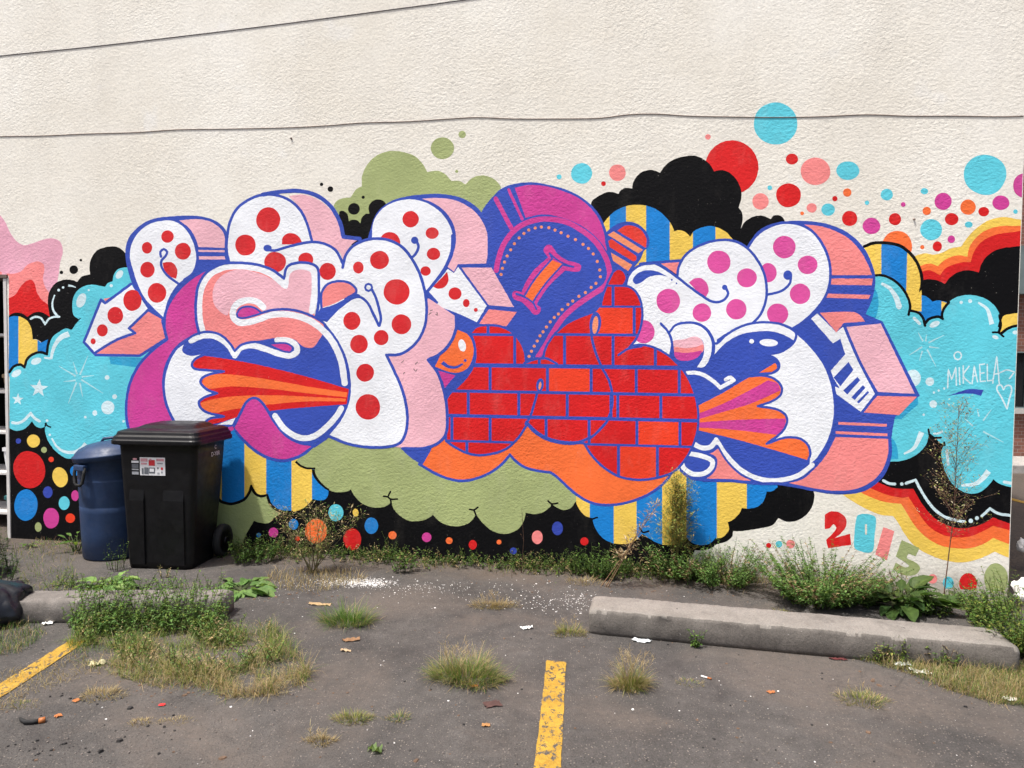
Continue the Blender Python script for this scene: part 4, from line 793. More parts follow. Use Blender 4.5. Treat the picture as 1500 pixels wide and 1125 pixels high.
# local: x right, y away from camera, front bottom edge at y = 0
bm = bmesh.new()
prof = [(0.0, .44, .34, .17), (0.05, .455, .35, .175), (0.45, .50, .40, .19), (0.80, .535, .44, .20), (0.86, .54, .445, .2), (0.861, .555, .46, .2), (0.885, .56, .465, .2)]
loft(bm, [rrect(w, d, 0.045, z, 0, cy) for z, w, d, cy in prof]); body = bm_obj('bin_body', bm, MAT['binblack'], wb_, True)
bm = bmesh.new()                               # recessed-looking lift pocket: two raised cheeks and a bar
def fy(z): return 0.17 - 0.17 + (-0.02) * (z / 0.8) - 0.0
for x0, x1 in ((-0.20, -0.085), (0.035, 0.19)):
    rings = []
    for z in (0.03, 0.30, 0.48, 0.60):
        yf = (0.175 + (0.19 - 0.175) * z / 0.45) - (0.35 + 0.05 * z / 0.45) / 2 - 0.004
        dpt = 0.007 if z < 0.51 else -0.010
        rings.append([Vector((x0, yf + 0.02, z)), Vector((x0 + 0.008, yf - dpt, z)), Vector((x1 - 0.008, yf - dpt, z)), Vector((x1, yf + 0.02, z))])
    loft(bm, rings)
bmesh.ops.recalc_face_normals(bm, faces=bm.faces); bm_obj('front_cheek', bm, MAT['binblack'], wb_)
bm = bmesh.new(); yf = -0.012
tube(bm, [(-0.09, yf + 0.014, 0.50), (0.04, yf + 0.014, 0.50)], 0.010, 8); bm_obj('lift_bar', bm, MAT['binblack'], wb_)
bm = bmesh.new()                               # lid: stepped rim, raised middle
LC = 0.205
loft(bm, [rrect(.60, .53, .05, .868, 0, LC), rrect(.615, .545, .055, .874, 0, LC), rrect(.615, .545, .055, .897, 0, LC), rrect(.60, .53, .05, .905, 0, LC), rrect(.595, .525, .05, .925, 0, LC + .004), rrect(.575, .505, .05, .934, 0, LC + .006),
          rrect(.565, .495, .05, .955, 0, LC + .008), rrect(.52, .45, .06, .966, 0, LC + .012), rrect(.42, .36, .06, .972, 0, LC + .03), rrect(.36, .31, .07, .992, 0, LC + .05), rrect(.31, .26, .07, 1.0, 0, LC + .06)])
lid = bm_obj('lid', bm, MAT['binblack'], wb_)
m = lid.modifiers.new('b', 'BEVEL'); m.width = 0.006; m.segments = 2; m.limit_method = 'ANGLE'; m.angle_limit = R(25)
for sx in (-.2, .2):
    bm = bmesh.new(); box(bm, sx - .05, sx + .05, .40, .475, .86, .955); bev(bm, .012); bm_obj('hinge', bm, MAT['binblack'], wb_)
bm = bmesh.new(); tube(bm, [(-.24, .455, .925), (.24, .455, .925)], .016, 10); bm_obj('push_handle', bm, MAT['binblack'], wb_, True)
bm = bmesh.new(); tube(bm, [(-.26, .37, .118), (.26, .37, .118)], .011, 8); bm_obj('axle', bm, MAT['steel'], wb_, True)
for sx in (-.262, .262):
    wh = bpy.data.objects.new('wheel', None); link(wh, wb_); wh.location = (sx, .37, .118); wh.empty_display_size = .05
    bm = bmesh.new(); pr = [(-.022, .085), (-.026, .10), (-.022, .116), (0, .121), (.022, .116), (.026, .10), (.022, .085)]
    loft(bm, [[Vector((x, r * math.cos(2 * math.pi * k / 28), r * math.sin(2 * math.pi * k / 28))) for k in range(28)] for x, r in pr], True, True); bm_obj('tyre', bm, MAT['rubber'], wh, True)
    bm = bmesh.new(); loft(bm, [[Vector((x, r * math.cos(2 * math.pi * k / 20), r * math.sin(2 * math.pi * k / 20))) for k in range(20)] for x, r in ((-.028, .08), (-.028, .03), (-.034, .025), (.034, .025), (.028, .03), (.028, .08))]); bm_obj('hub', bm, MAT['binblack'], wh)
# stickers lie on the sloping front face
def ffront(z): return (0.19 + (z - .45) * (0.01 / .35)) - (0.40 + (z - .45) * (.04 / .35)) / 2
def decal(name, x0, x1, z0, z1, mat, off, parent=wb_):
    return mesh_obj(name, [(x0, ffront(z0) - off, z0), (x1, ffront(z0) - off, z0), (x1, ffront(z1) - off, z1), (x0, ffront(z1) - off, z1)], [(0, 1, 2, 3)], mat, parent)
dx, dz = -0.115, 0.655
st = decal('sticker', dx + .0, dx + .175, dz + .0, dz + .125, MAT['label'], .002); st['label'] = 'white printed sticker with red blocks'
for x0, x1, z0, z1, mt in ((.006, .055, .095, .118, 'lpinkp'), (.008, .05, .075, .088, 'lpinkp'), (.062, .105, .068, .108, 'lred'), (.068, .082, .10, .117, 'lpinkp'), (.115, .168, .10, .118, 'lpinkp'), (.12, .16, .08, .09, 'lmid'), (.012, .026, .008, .05, 'lgrey'), (.03, .06, .008, .055, 'lgrey'), (.062, .105, .015, .055, 'lgrey'), (.068, .098, .026, .048, 'label'), (.12, .13, .045, .058, 'lgrey'), (.145, .16, .04, .058, 'lred'), (.12, .135, .01, .022, 'lmid'), (.146, .158, .018, .03, 'lmid')):
    decal('print_block', dx + x0, dx + x1, dz + z0, dz + z1, MAT[mt], .003 + (0.0006 if mt == 'label' else 0), st).matrix_parent_inverse = Matrix()
s2 = decal('sticker', dx - .058, dx - .008, dz + .085, dz + .10, MAT['label'], .002); s2['label'] = 'small grey sticker with chevron bars'
for z0, z1, mt in ((.05, .078, 'lgrey'), (.035, .044, 'lmid'), (.004, .024, 'lmid')): decal('print_block', dx - .056, dx - .010, dz + z0, dz + z1, MAT[mt], .002, s2)
decal('print_block', dx - .048, dx - .020, dz + .106, dz + .118, MAT['lpinkp'], .002, s2)
def side_text(txt, size, loc):
    cu = bpy.data.curves.new('t', 'FONT'); cu.body = txt; cu.size = size; cu.align_x = 'CENTER'
    to = bpy.data.objects.new('t', cu); COL.objects.link(to)
    me = bpy.data.meshes.new_from_object(to.evaluated_get(bpy.context.evaluated_depsgraph_get())); bpy.data.objects.remove(to, do_unlink=True)
    me.materials.clear(); me.materials.append(MAT['label']); o = link(bpy.data.objects.new('stamped_lettering', me), wb_)
    o.location = loc; o.rotation_euler = (R(90), 0, R(90)); return o
side_text('C', .038, (.274, .25, .815)); side_text('D-YBR', .044, (.2735, .25, .765))

# ------------------------------------------------------------------ round blue can
cp = G(141, 823); CANY = cp.y + 0.235
can = empty('dustbin', (cp.x, CANY, -0.006), R(20)); tag(can, 'round navy blue plastic dustbin with domed lid and side handles', 'rubbish bin')
def lathe(bm, pr, n=48, cap0=True, cap1=True, sx=1, sy=1):
    loft(bm, [[Vector((sx * r * math.cos(2 * math.pi * k / n), sy * r * math.sin(2 * math.pi * k / n), z)) for k in range(n)] for r, z in pr], cap0, cap1)
bm = bmesh.new(); lathe(bm, [(.20, 0), (.213, .012), (.222, .2), (.229, .36), (.231, .40), (.2285, .404), (.23, .412), (.2385, .60), (.2395, .606), (.2365, .612), (.2385, .62), (.245, .76), (.256, .762), (.258, .775), (.256, .79)]); bm_obj('bin_body', bm, MAT['binblue'], can, True)
lid = bpy.data.objects.new('lid', None)
bm = bmesh.new(); lathe(bm, [(.262, -.035), (.272, -.034), (.275, -.01), (.279, -.004), (.277, .004), (.265, .012), (.255, .03), (.225, .06), (.17, .085), (.10, .098), (.0005, .102)]); lo = bm_obj('lid', bm, MAT['binblue'], can, True)
lo.location = (0.0, 0, .795); lo.rotation_euler = (R(-2), R(-5.5), 0)
bm = bmesh.new(); tube(bm, [(-.07, 0, .093), (-.055, 0, .118), (.055, 0, .118), (.07, 0, .093)], .012, 8); bm_obj('lid_handle', bm, MAT['binblue'], lo, True)
for an in (225, 45):
    hr = bpy.data.objects.new('handle', None); link(hr, can); hr.rotation_euler = (0, 0, R(an)); hr.empty_display_size = .05
    bm = bmesh.new(); box(bm, .235, .278, -.06, .06, .69, .735); bev(bm, .01); bm_obj('handle_block', bm, MAT['binblue'], hr)
    bm = bmesh.new(); tube(bm, [(.262, -.052, .715), (.270, -.056, .67), (.275, -.042, .60), (.277, -.02, .583), (.277, .02, .583), (.275, .042, .60), (.270, .056, .67), (.262, .052, .715)], .0115, 8); bm_obj('grip', bm, MAT['rubber'], hr, True)

# ------------------------------------------------------------------ rubbish bags
def bag(name, loc, r, h, seed, label):
    bm = bmesh.new(); bmesh.ops.create_icosphere(bm, subdivisions=5, radius=1)
    for v in bm.verts:
        d = v.co.normalized(); n1 = noise.noise(d * 2.1 + Vector((seed, 0, 0))); n2 = noise.noise(Vector((d.x * 7, d.y * 7, d.z * 2.4 + seed)))
        ang = math.atan2(d.y, d.x); fold = 0.05 * math.sin(ang * 11 + 3 * n1) * max(0, d.z + 0.2)
        k = 1 + .16 * n1 + .07 * n2 + fold; z = d.z
        neck = 1 - 0.62 * max(0, (z - .55) / .45) ** 1.2 if z > .55 else 1
        v.co = Vector((d.x * r * k * neck, d.y * r * k * neck, (max(z, -.55) + .55) / 1.55 * h * (1 + .05 * n1)))
    o = bm_obj(name, bm, MAT['bag'], None, True); o.location = loc; return tag(o, label, 'rubbish bag')
p = G(-22, 910); bag('rubbish_bag', (p.x, p.y + .02, -.01), .215, .25, 2.0, 'black shiny rubbish bag slumped against the overgrown wheel stop')
p = G(-58, 846); bag('rubbish_bag', (p.x, p.y, -.01), .22, .46, 6.0, 'upright black rubbish bag standing below the garage opening')

# ------------------------------------------------------------------ shelf and clutter in the garage opening
def lw(u, y, z): return on_wall(u, z, -y)
sh = empty('storage_shelf', lw(UO - .50, .30, 0), WYAW); tag(sh, 'white storage shelf standing inside the garage opening', 'shelf')
for x in (-.44, .44):
    for y in (.0, .34): box_obj('post', (x - .018, x + .018, y - .018, y + .018, -.02, 1.75), MAT['whitewood'], sh, .003)
SHZ = [wall_uv(6, q)[1] for q in (764, 703, 640, 577)] + [1.72]
for z in SHZ: box_obj('shelf_board', (-.42, .42, -.03, .37, z - .012, z + .012), MAT['whitewood'], sh, .003)
def crate(name, u, z, w, d, h, mat, label, cat):
    o = empty(name, lw(u, .31 + 0.0, z), WYAW); tag(o, label, cat)
    bm = bmesh.new(); loft(bm, [rrect(w * .9, d * .9, .02, 0, 0, d / 2), rrect(w, d, .02, h, 0, d / 2), rrect(w * .94, d * .94, .02, h, 0, d / 2), rrect(w * .86, d * .86, .02, .012, 0, d / 2)], True, True); bm_obj('box_body', bm, mat, o)
    bm = bmesh.new(); loft(bm, [rrect(w * 1.04, d * 1.04, .02, h - .018, 0, d / 2), rrect(w * 1.04, d * 1.04, .02, h + .012, 0, d / 2), rrect(w * .96, d * .96, .02, h + .018, 0, d / 2)]); bm_obj('box_lid', bm, mat, o)
crate('storage_box', UO - .22, SHZ[0] + .012, .30, .26, .12, MAT['teal'], 'dark teal storage box on the low shelf in the garage', 'box')
crate('storage_box', UO - .22, SHZ[1] + .012, .32, .26, .20, MAT['label'], 'white storage box on the middle shelf in the garage', 'box')
crate('storage_box', UO - .22, SHZ[3] + .012, .30, .26, .13, MAT['tan'], 'tan cardboard box on the high shelf in the garage', 'box')
def cloth_heap(u, z, w, h, mat, label, seed):
    bm = bmesh.new(); bmesh.ops.create_icosphere(bm, subdivisions=4, radius=1)
    for v in bm.verts:
        d = v.co.normalized(); k = 1 + .25 * noise.noise(d * 2.7 + Vector((seed, 0, 0))) + .08 * math.sin(d.x * 14 + d.z * 6 + seed)
        v.co = Vector((d.x * w * k, d.y * .13 * k, max(0, d.z * .9 + .5) / 1.4 * h * k))
    o = bm_obj('folded_cloth', bm, mat, None, True); o.location = lw(u, .45, z); o.rotation_euler = (0, 0, WYAW); tag(o, label, 'cloth')
cloth_heap(UO - .2, SHZ[2] + .012, .17, .20, MAT['plum'], 'plum cloth heaped on a shelf in the garage', 1.0)
cloth_heap(UO - .14, -.015, .14, .14, MAT['paper'], 'white crumpled cloth on the floor below the garage shelf', 5.0)

# ------------------------------------------------------------------ brick building across the lot
BY = 10.6
bb = empty('brick_building', (10.5, BY, 0)); tag(bb, 'red brick building across the lot beyond the wall corner', 'building')
box_obj('wall', (-4.2, 9, 0, 6, -.1, 7.0), MAT['brick'], bb)
wx = (G(1490, 680).x - 10.5)
for cx in (wx + .15, wx + 2.4, wx + 4.7):
    box_obj('window_pane', (cx - .62, cx + .62, -.012, .05, .86, 1.74), MAT['glass'], bb)
    box_obj('window_sill', (cx - .72, cx + .72, -.09, -.001, .78, .858), MAT['sill'], bb)
    for k in range(7): box_obj('window_bar', (cx - .55 + k * .18 - .01, cx - .55 + k * .18 + .01, -.045, -.025, .87, 1.73), MAT['trimgrey'], bb)
    for z in (.87, 1.73): box_obj('window_bar', (cx - .62, cx + .62, -.046, -.013, z - .01, z + .01), MAT['trimgrey'], bb)
box_obj('fascia', (-4.3, 9.1, -.14, -.002, 2.62, 3.35), MAT['trimgrey'], bb)
box_obj('roof', (-4.3, 9.1, -.1, 6.1, 7.002, 7.15), MAT['roof'], bb)
tag(box_obj('pavement', (5.9, 19.5, BY - .95, BY - .002, -.1, .11), MAT['pave'], None, .01), 'pale concrete pavement along the brick building', 'pavement', kind='structure')
road_line('parking_line', Vector((5.6, 9.2, 0)), Vector((5.9, 6.2, 0)), .10, 'yellow parking line beyond the wall corner')

# ------------------------------------------------------------------ plants
class PM:
    def __init__(s): s.v = []; s.f = []; s.c = []
    def add(s, vs, fs, col):
        b = len(s.v); s.v += vs; s.f += [tuple(i + b for i in f) for f in fs]; s.c += [col] * len(vs)
    def blade(s, p, az, L, lean, w, col, droop=0.5, n=3):
        dx, dy = math.cos(az), math.sin(az); sx, sy = -dy * w / 2, dx * w / 2; vs = []; x = y = z = 0.0; a = lean
        for i in range(n):
            ww = 1 - 0.25 * i
            vs += [(p.x + dx * x + sx * ww, p.y + dy * x + sy * ww, p.z + z), (p.x + dx * x - sx * ww, p.y + dy * x - sy * ww, p.z + z)]
            st = L / n; x += math.sin(a) * st; z += math.cos(a) * st; a += droop / n * 1.6
        vs.append((p.x + dx * x, p.y + dy * x, p.z + max(z, 0.004)))
        fs = [(2 * i, 2 * i + 1, 2 * i + 3, 2 * i + 2) for i in range(n - 1)] + [(2 * n - 2, 2 * n - 1, 2 * n)]
        s.add(vs, fs, col)
    def stem(s, pts, r0, r1, col):
        n = len(pts); vs = []
        for i, p in enumerate(pts):
            r = r0 + (r1 - r0) * i / max(1, n - 1)
            for k in range(3): vs.append((p.x + r * math.cos(2.09 * k), p.y + r * math.sin(2.09 * k), p.z))
        fs = [(3 * i + k, 3 * i + (k + 1) % 3, 3 * i + 3 + (k + 1) % 3, 3 * i + 3 + k) for i in range(n - 1) for k in range(3)]
        s.add(vs, fs, col)
    def leaf(s, p, d, L, w, col, up=Vector((0, 0, 1)), fold=0.25):
        d = d.normalized(); sd = d.cross(up); sd = sd.normalized() if sd.length > 1e-4 else Vector((1, 0, 0)); nn = sd.cross(d)
        q = [p, p + d * L * .35 + sd * w * .5 + nn * w * fold, p + d * L * .35, p + d * L * .35 - sd * w * .5 + nn * w * fold, p + d * L * .75 + sd * w * .3 + nn * w * (fold * .3 - .1), p + d * L * .75 - nn * w * .1, p + d * L * .75 - sd * w * .3 + nn * w * (fold * .3 - .1), p + d * L - nn * w * .35]
        s.add([tuple(x) for x in q], [(0, 1, 2), (0, 2, 3), (1, 4, 5, 2), (2, 5, 6, 3), (4, 7, 5), (5, 7, 6)], col)
    def make(s, name, mat, parent=None, org=None):
        if org is not None: s.v = [(x - org.x, y - org.y, z - org.z) for x, y, z in s.v]
        o = mesh_obj(name, s.v, s.f, mat, parent); at = o.data.color_attributes.new('tint', 'FLOAT_COLOR', 'POINT')
        at.data.foreach_set('color', [k for c in s.c for k in (*c, 1.0)])
        if org is not None and parent is None: o.location = org
        return o
RN = random.Random(5)
U = RN.uniform
GREENS = [(0.098, 0.195, 0.033), (0.128, 0.240, 0.045), (0.075, 0.150, 0.030), (0.165, 0.255, 0.053), (0.112, 0.188, 0.045)]
YGREEN = [(0.240, 0.285, 0.060), (0.285, 0.300, 0.075), (0.195, 0.255, 0.053), (0.150, 0.225, 0.045)]
DRY = [(0.408, 0.312, 0.156), (0.504, 0.396, 0.216), (0.336, 0.240, 0.120), (0.300, 0.240, 0.120), (0.432, 0.360, 0.204)]
DARK = [(0.042, 0.084, 0.022), (0.054, 0.102, 0.024), (0.036, 0.066, 0.019), (0.066, 0.108, 0.026)]
LIGHT = [(0.150, 0.285, 0.075), (0.180, 0.315, 0.090), (0.128, 0.247, 0.060), (0.210, 0.330, 0.105)]
BROWN = [(0.160, 0.090, 0.050), (0.200, 0.120, 0.070), (0.130, 0.080, 0.050)]
def mixc(c, f=0.25): k = 1 + U(-f, f); return (c[0] * k * (1 + U(-.08, .08)), c[1] * k, c[2] * k)
def vec_az(az, el): return Vector((math.cos(az) * math.cos(el), math.sin(az) * math.cos(el), math.sin(el)))
def mpp(p): return (p - CAMP).dot(CF) / FPX     # metres per photo pixel at a place
def tuft_mesh(pm, c, rx, ry, h, n, pal, dry=0.2, lean=.55, w=.0024):
    for _ in range(n):
        a = U(0, 6.283); r = math.sqrt(U(0, 1)); k = 1 + .55 * noise.noise(Vector((math.cos(a) * 1.3 + c.x * 5, math.sin(a) * 1.3, c.y * 3)))
        if U(0, 1) < .16: r *= U(1, 1.3)
        x, y = rx * r * k * math.cos(a), ry * r * k * math.sin(a); hk = .55 + .9 * max(0, .5 + noise.noise(Vector(((c.x + x) * 22, (c.y + y) * 22, 5))))
        p = Vector((c.x + x, c.y + y, 0)); p.z = gh(p.x, p.y) - .003
        col = mixc(RN.choice(DRY if U(0, 1) < dry + .35 * r * r * (dry > 0) else pal))
        pm.blade(p, a + U(-.9, .9), h * U(.4, 1.1) * max(.3, 1 - .35 * r) * hk, abs(RN.gauss(0, .35)) + lean * r, w * U(.7, 1.3), col, U(.1, 1.1))
def seed_heads(pm, c, rx, h, n):
    for _ in range(n):
        a = U(0, 6.283); p = Vector((c.x + U(-rx, rx) * .6, c.y + U(-rx, rx) * .4, gh(c.x, c.y))); tip = p + Vector((math.cos(a) * h * .35, math.sin(a) * h * .35, h * U(.7, 1.1)))
        pm.stem([p, (p + tip) / 2 + Vector((0, 0, h * .1)), tip], .0008, .0005, mixc(DRY[0]))
        for k in range(9):
            q = p.lerp(tip, U(.6, 1.0)); pm.blade(q, U(0, 6.28), U(.012, .035), U(.4, 1.4), .0016, mixc(DRY[1]), .4, 2)
def grass_tuft(px, py, wpx, hpx, n, pal, dry, label, seeds=0, ry=.55):
    n = int(n * 1.7)
    c = G(px, py); m = mpp(c); pm = PM(); rx = wpx * m / 2
    tuft_mesh(pm, c, rx, rx * ry, hpx * m, n, pal, dry)
    if seeds: seed_heads(pm, c, rx, hpx * m * 1.15, seeds)
    c.z = gh(c.x, c.y); o = pm.make('grass_tuft', MAT['leaf'], None, c)
    return tag(o, label, 'grass', 'grass tufts growing through the asphalt')
grass_tuft(510, 912, 66, 46, 520, GREENS, .05, 'dense bright green grass tuft beside the scattered white flakes')
grass_tuft(684, 992, 105, 46, 900, GREENS + YGREEN, .22, 'wide green grass tuft with a straw-coloured fringe left of the yellow line', 34)
grass_tuft(924, 1004, 52, 46, 420, YGREEN, .45, 'straw-coloured grass tuft with feathery seed heads right of the yellow line', 40)
grass_tuft(1262, 1024, 70, 20, 260, YGREEN, .35, 'low yellow-green grass tuft alone on the asphalt before the long wheel stop', 6)
grass_tuft(724, 888, 56, 20, 320, DRY, .7, 'small straw-dry grass tuft on the asphalt below the olive cloud', 10)
grass_tuft(832, 926, 46, 20, 230, YGREEN, .4, 'thin grass tuft beside the blunt end of the long wheel stop', 8)
grass_tuft(520, 1052, 56, 18, 240, YGREEN, .3, 'sprawling flat grass tuft beside the sandy dip'); grass_tuft(584, 1050, 34, 16, 110, GREENS, .3, 'tiny green grass sprig right of the sandy dip')
grass_tuft(468, 1083, 42, 18, 150, DRY, .75, 'pale dry grass tuft at the edge of the sandy dip', 6); grass_tuft(1008, 998, 40, 9, 90, YGREEN, .5, 'flat sparse grass tuft near the cigarette end')
grass_tuft(150, 1016, 60, 20, 190, DRY, .6, 'dry brown grass tuft near the faded yellow line'); grass_tuft(208, 1054, 40, 9, 110, DRY, .8, 'flattened straw grass on bare asphalt'); grass_tuft(255, 1053, 46, 8, 110, DRY, .7, 'thin straw-coloured grass lying on the asphalt'); grass_tuft(30, 1030, 60, 10, 120, YGREEN, .6, 'low grass tuft touching the faded yellow line')
grass_tuft(1145, 895, 26, 9, 60, YGREEN, .3, 'tiny grass sprig behind the long wheel stop'); grass_tuft(860, 852, 60, 16, 150, DRY, .7, 'dry grass tuft between the mural foot and the long wheel stop')

def leafy_stalk(pm, p, h, nl, ls, pal, lean=.25, stemc=(.10, .12, .04), az=None, wr=.45):
    a = U(0, 6.28) if az is None else az; tip = p + Vector((math.cos(a) * h * lean, math.sin(a) * h * lean, h)); pts = [p, p.lerp(tip, .5) + Vector((U(-.1, .1) * h, U(-.1, .1) * h, 0)), tip]
    pm.stem(pts, .002, .0009, mixc(stemc))
    for i in range(nl):
        t = U(.12, 1.0); q = pts[0].lerp(pts[1], t * 2) if t < .5 else pts[1].lerp(pts[2], t * 2 - 1)
        d = vec_az(U(0, 6.28), U(-.3, .7)); L = ls * U(.6, 1.2) * (1.15 - .5 * t); pm.leaf(q, d, L, L * wr, mixc(RN.choice(pal)))
def bush(px, py, wpx, hpx, n, pal, nl, ls, label, cat='weed', lean=.35, wr=.45, dry=0.0, name='weed', bury=0.0):
    c = GW(px, py); m = mpp(c); pm = PM(); rx = wpx * m / 2; h = hpx * m
    for _ in range(n):
        a = U(0, 6.28); r = math.sqrt(U(0, 1)); p = keep(Vector((c.x + rx * .55 * r * math.cos(a), c.y + rx * .35 * r * math.sin(a), 0)), .02); p.z = gh(p.x, p.y)
        pl = DRY + BROWN if U(0, 1) < dry else pal
        leafy_stalk(pm, p, h * U(.55, 1.05) * (1 - .25 * r), nl, ls, pl, lean * (.3 + r), (.10, .12, .04) if pl is pal else BROWN[1], a + U(-.6, .6), wr)
    c.z = gh(c.x, c.y); o = pm.make(name, MAT['leaf'], None, c); return tag(o, label, cat)
# broad-leaved plants: every leaf is a part
def broad_mesh(nm, L, w, pal, seed):
    pm = PM(); rr = random.Random(seed); n = 9; col = mixc(rr.choice(pal)); vs = []; fs = []
    for i in range(n):
        t = i / (n - 1); ww = w * (math.sin(math.pi * min(1, t * .93 + .05)) ** .75) * (1 - .25 * t); bend = -.30 * t * t * L
        wav = .018 * math.sin(t * 15 + seed) * (1 if i else 0)
        for k, f in enumerate((-1, -.5, 0, .5, 1)): vs.append((f * ww / 2, t * L, bend + abs(f) * ww * .16 + (wav * f if abs(f) == 1 else 0) - (.004 if k == 2 else 0)))
    for i in range(n - 1):
        for k in range(4): fs.append((i * 5 + k, i * 5 + k + 1, i * 5 + k + 6, i * 5 + k + 5))
    me = bpy.data.meshes.new(nm); me.from_pydata(vs, [], fs); me.materials.append(MAT['leaf'])
    for p in me.polygons: p.use_smooth = True
    at = me.color_attributes.new('tint', 'FLOAT_COLOR', 'POINT'); at.data.foreach_set('color', [k for i in range(len(vs)) for k in (col[0] * (1.25 if i % 5 == 2 else 1), col[1] * (1.2 if i % 5 == 2 else 1), col[2] * (1.2 if i % 5 == 2 else 1), 1.0)])
    return me
def broad_plant(px, py, wpx, hpx, n, pal, label, asp=.6, tilt=(.15, 1.0), name='broadleaf_weed'):
    c = GW(px, py); m = mpp(c); R0 = wpx * m / 2; c.z = gh(c.x, c.y); t = empty(name, c); tag(t, label, 'weed')
    mes = [broad_mesh('leaf', 1.0, asp * U(.85, 1.15), pal, k) for k in range(5)]; pm = PM()
    for i in range(n):
        az = 2.4 * i + U(-.4, .4); el = U(*tilt); f = U(.35, 1.1); L = R0 * U(.26, .50); foot = vec_az(az, 0) * U(0, .03)
        base = vec_az(az, el) * (R0 * f * .55); base.z = max(.015, base.z * (hpx * m / R0) * .9)
        pm.stem([foot, foot.lerp(base, .6) + Vector((0, 0, .01)), base], .0035, .002, mixc((.10, .13, .05)))
        o = link(bpy.data.objects.new('leaf', mes[i % 5]), t); o.location = base; o.scale = (L, L, L)
        o.rotation_euler = (U(.05, .75) if base.z > .05 else U(-.05, .3), U(-.35, .35), az - math.pi / 2)
    pm.make('leaf_stalks', MAT['leaf'], t); return t
broad_plant(163, 862, 104, 44, 34, LIGHT, 'light green broad-leaved weed in front of the blue dustbin', .75)
broad_plant(352, 862, 124, 30, 38, LIGHT, 'low broad-leaved weed spreading on the asphalt right of the wheeled bin', .75, (.05, .5))
broad_plant(112, 806, 84, 56, 15, GREENS, 'dock plant with long leaves between mural foot and blue dustbin', .36, (.5, 1.25)); broad_plant(44, 800, 40, 22, 9, GREENS, 'small leafy weed at the mural foot beside the garage opening', .5)
broad_plant(1318, 886, 160, 72, 64, DARK + GREENS[:2], 'dark burdock clump with drooping leaves under the painted date', .6, (.1, 1.1))
bush(1202, 882, 150, 92, 230, LIGHT + LIGHT + GREENS + YGREEN[3:], 30, .032, 'feathery bright green weed bush growing below the red digit', wr=.42, lean=.95, dry=.16)
bush(1262, 884, 70, 60, 36, DARK + GREENS, 16, .035, 'dark leafy weed between the feathery bush and the burdock', wr=.4)
bush(1446, 910, 90, 66, 50, GREENS, 18, .04, 'leafy weed at the wall corner below the olive spot', wr=.4); bush(1362, 896, 110, 40, 60, DARK + GREENS, 12, .034, 'low dark weed right of the burdock along the wall', wr=.45)
bush(1494, 958, 100, 125, 150, YGREEN + GREENS, 26, .030, 'bushy yellow-green weed covering the end of the long wheel stop', wr=.36, lean=.7)
bush(1006, 846, 130, 62, 120, GREENS + LIGHT, 22, .030, 'green weed clump at the foot of the tall yellow weed', wr=.45, lean=.8, dry=.2); bush(1062, 858, 100, 70, 110, GREENS + LIGHT, 22, .024, 'fresh green weed clump at the end of the black paint band', wr=.45, lean=.8, dry=.15)
bush(590, 836, 46, 52, 14, GREENS + DARK, 12, .032, 'dark leafy weed stalk before the black band near the orange spot', wr=.55); bush(880, 840, 140, 46, 110, GREENS + DARK, 15, .028, 'leafy weed cluster below the striped cloud', wr=.4)
bush(372, 822, 100, 46, 50, GREENS + DARK, 14, .03, 'leafy green weed beside the wheel of the black bin', wr=.5)
bush(1020, 945, 16, 34, 8, GREENS, 12, .022, 'small weed sprouting at the face of the long wheel stop', wr=.5); bush(240, 845, 26, 22, 5, DRY, 8, .02, 'dry brown sprig at the foot of the wheeled bin', wr=.4)
bush(170, 832, 80, 56, 12, GREENS + DARK, 9, .022, 'wispy weed stems in front of the blue dustbin', wr=.4, lean=.2)
bush(1300, 965, 78, 44, 40, GREENS + YGREEN, 12, .026, 'weed patch growing against the long wheel stop face', wr=.4, dry=.3); bush(1385, 972, 90, 40, 50, GREENS + YGREEN, 12, .024, 'leafy weed among dry grass at the long wheel stop', wr=.4, dry=.25)
# tall weeds
def tall_weed(px, py, hpx, wpx, n, pal, label, bits, bl, bw, stemc, lean=(.0, .25), az=None, nst=1, low=None, t0=.25):
    c = GW(px, py); m = mpp(c); h = hpx * m; c.z = gh(c.x, c.y); pm = PM()
    for s_ in range(nst):
        a0 = U(0, 6.28) if az is None else az + U(-.5, .5); ln = U(*lean); p = c + Vector((U(-.03, .03), U(-.02, .02), 0)); tip = p + Vector((math.cos(a0) * h * ln, math.sin(a0) * h * ln * .5, h * U(.8, 1)))
        mid = p.lerp(tip, .5) + Vector((U(-.02, .02), U(-.02, .02), 0)); pm.stem([p, mid, tip], .0045, .0012, mixc(stemc))
        for k in range(n):
            t = U(t0, .98); q = p.lerp(mid, t * 2) if t < .5 else mid.lerp(tip, t * 2 - 1)
            d = vec_az(U(0, 6.28), U(.3, 1.1)); L = wpx * m * .5 * U(.4, 1.0) * (1.15 - .6 * t); e = q + d * L; pm.stem([q, q.lerp(e, .55) + Vector((0, 0, -.01)), e], .0014, .0006, mixc(stemc))
            for b in range(bits):
                r = q.lerp(e, U(.25, 1.0)); d2 = vec_az(U(0, 6.28), U(-.3, 1.0)); e2 = r + d2 * U(.01, .04); pm.stem([r, e2], .0006, .0004, mixc(stemc)); pm.leaf(e2, d2, bl * U(.6, 1.3), bw * U(.7, 1.3), mixc(RN.choice(pal)))
            if low and t < .55: pm.leaf(q, vec_az(U(0, 6.28), U(-.2, .4)), .05 * U(.6, 1.2), .018, mixc(RN.choice(low)))
    o = pm.make('tall_weed', MAT['dry'], None, c); return tag(o, label, 'weed')
TANS = [(.34, .27, .15), (.26, .19, .10), (.42, .36, .24), (.20, .13, .07)]
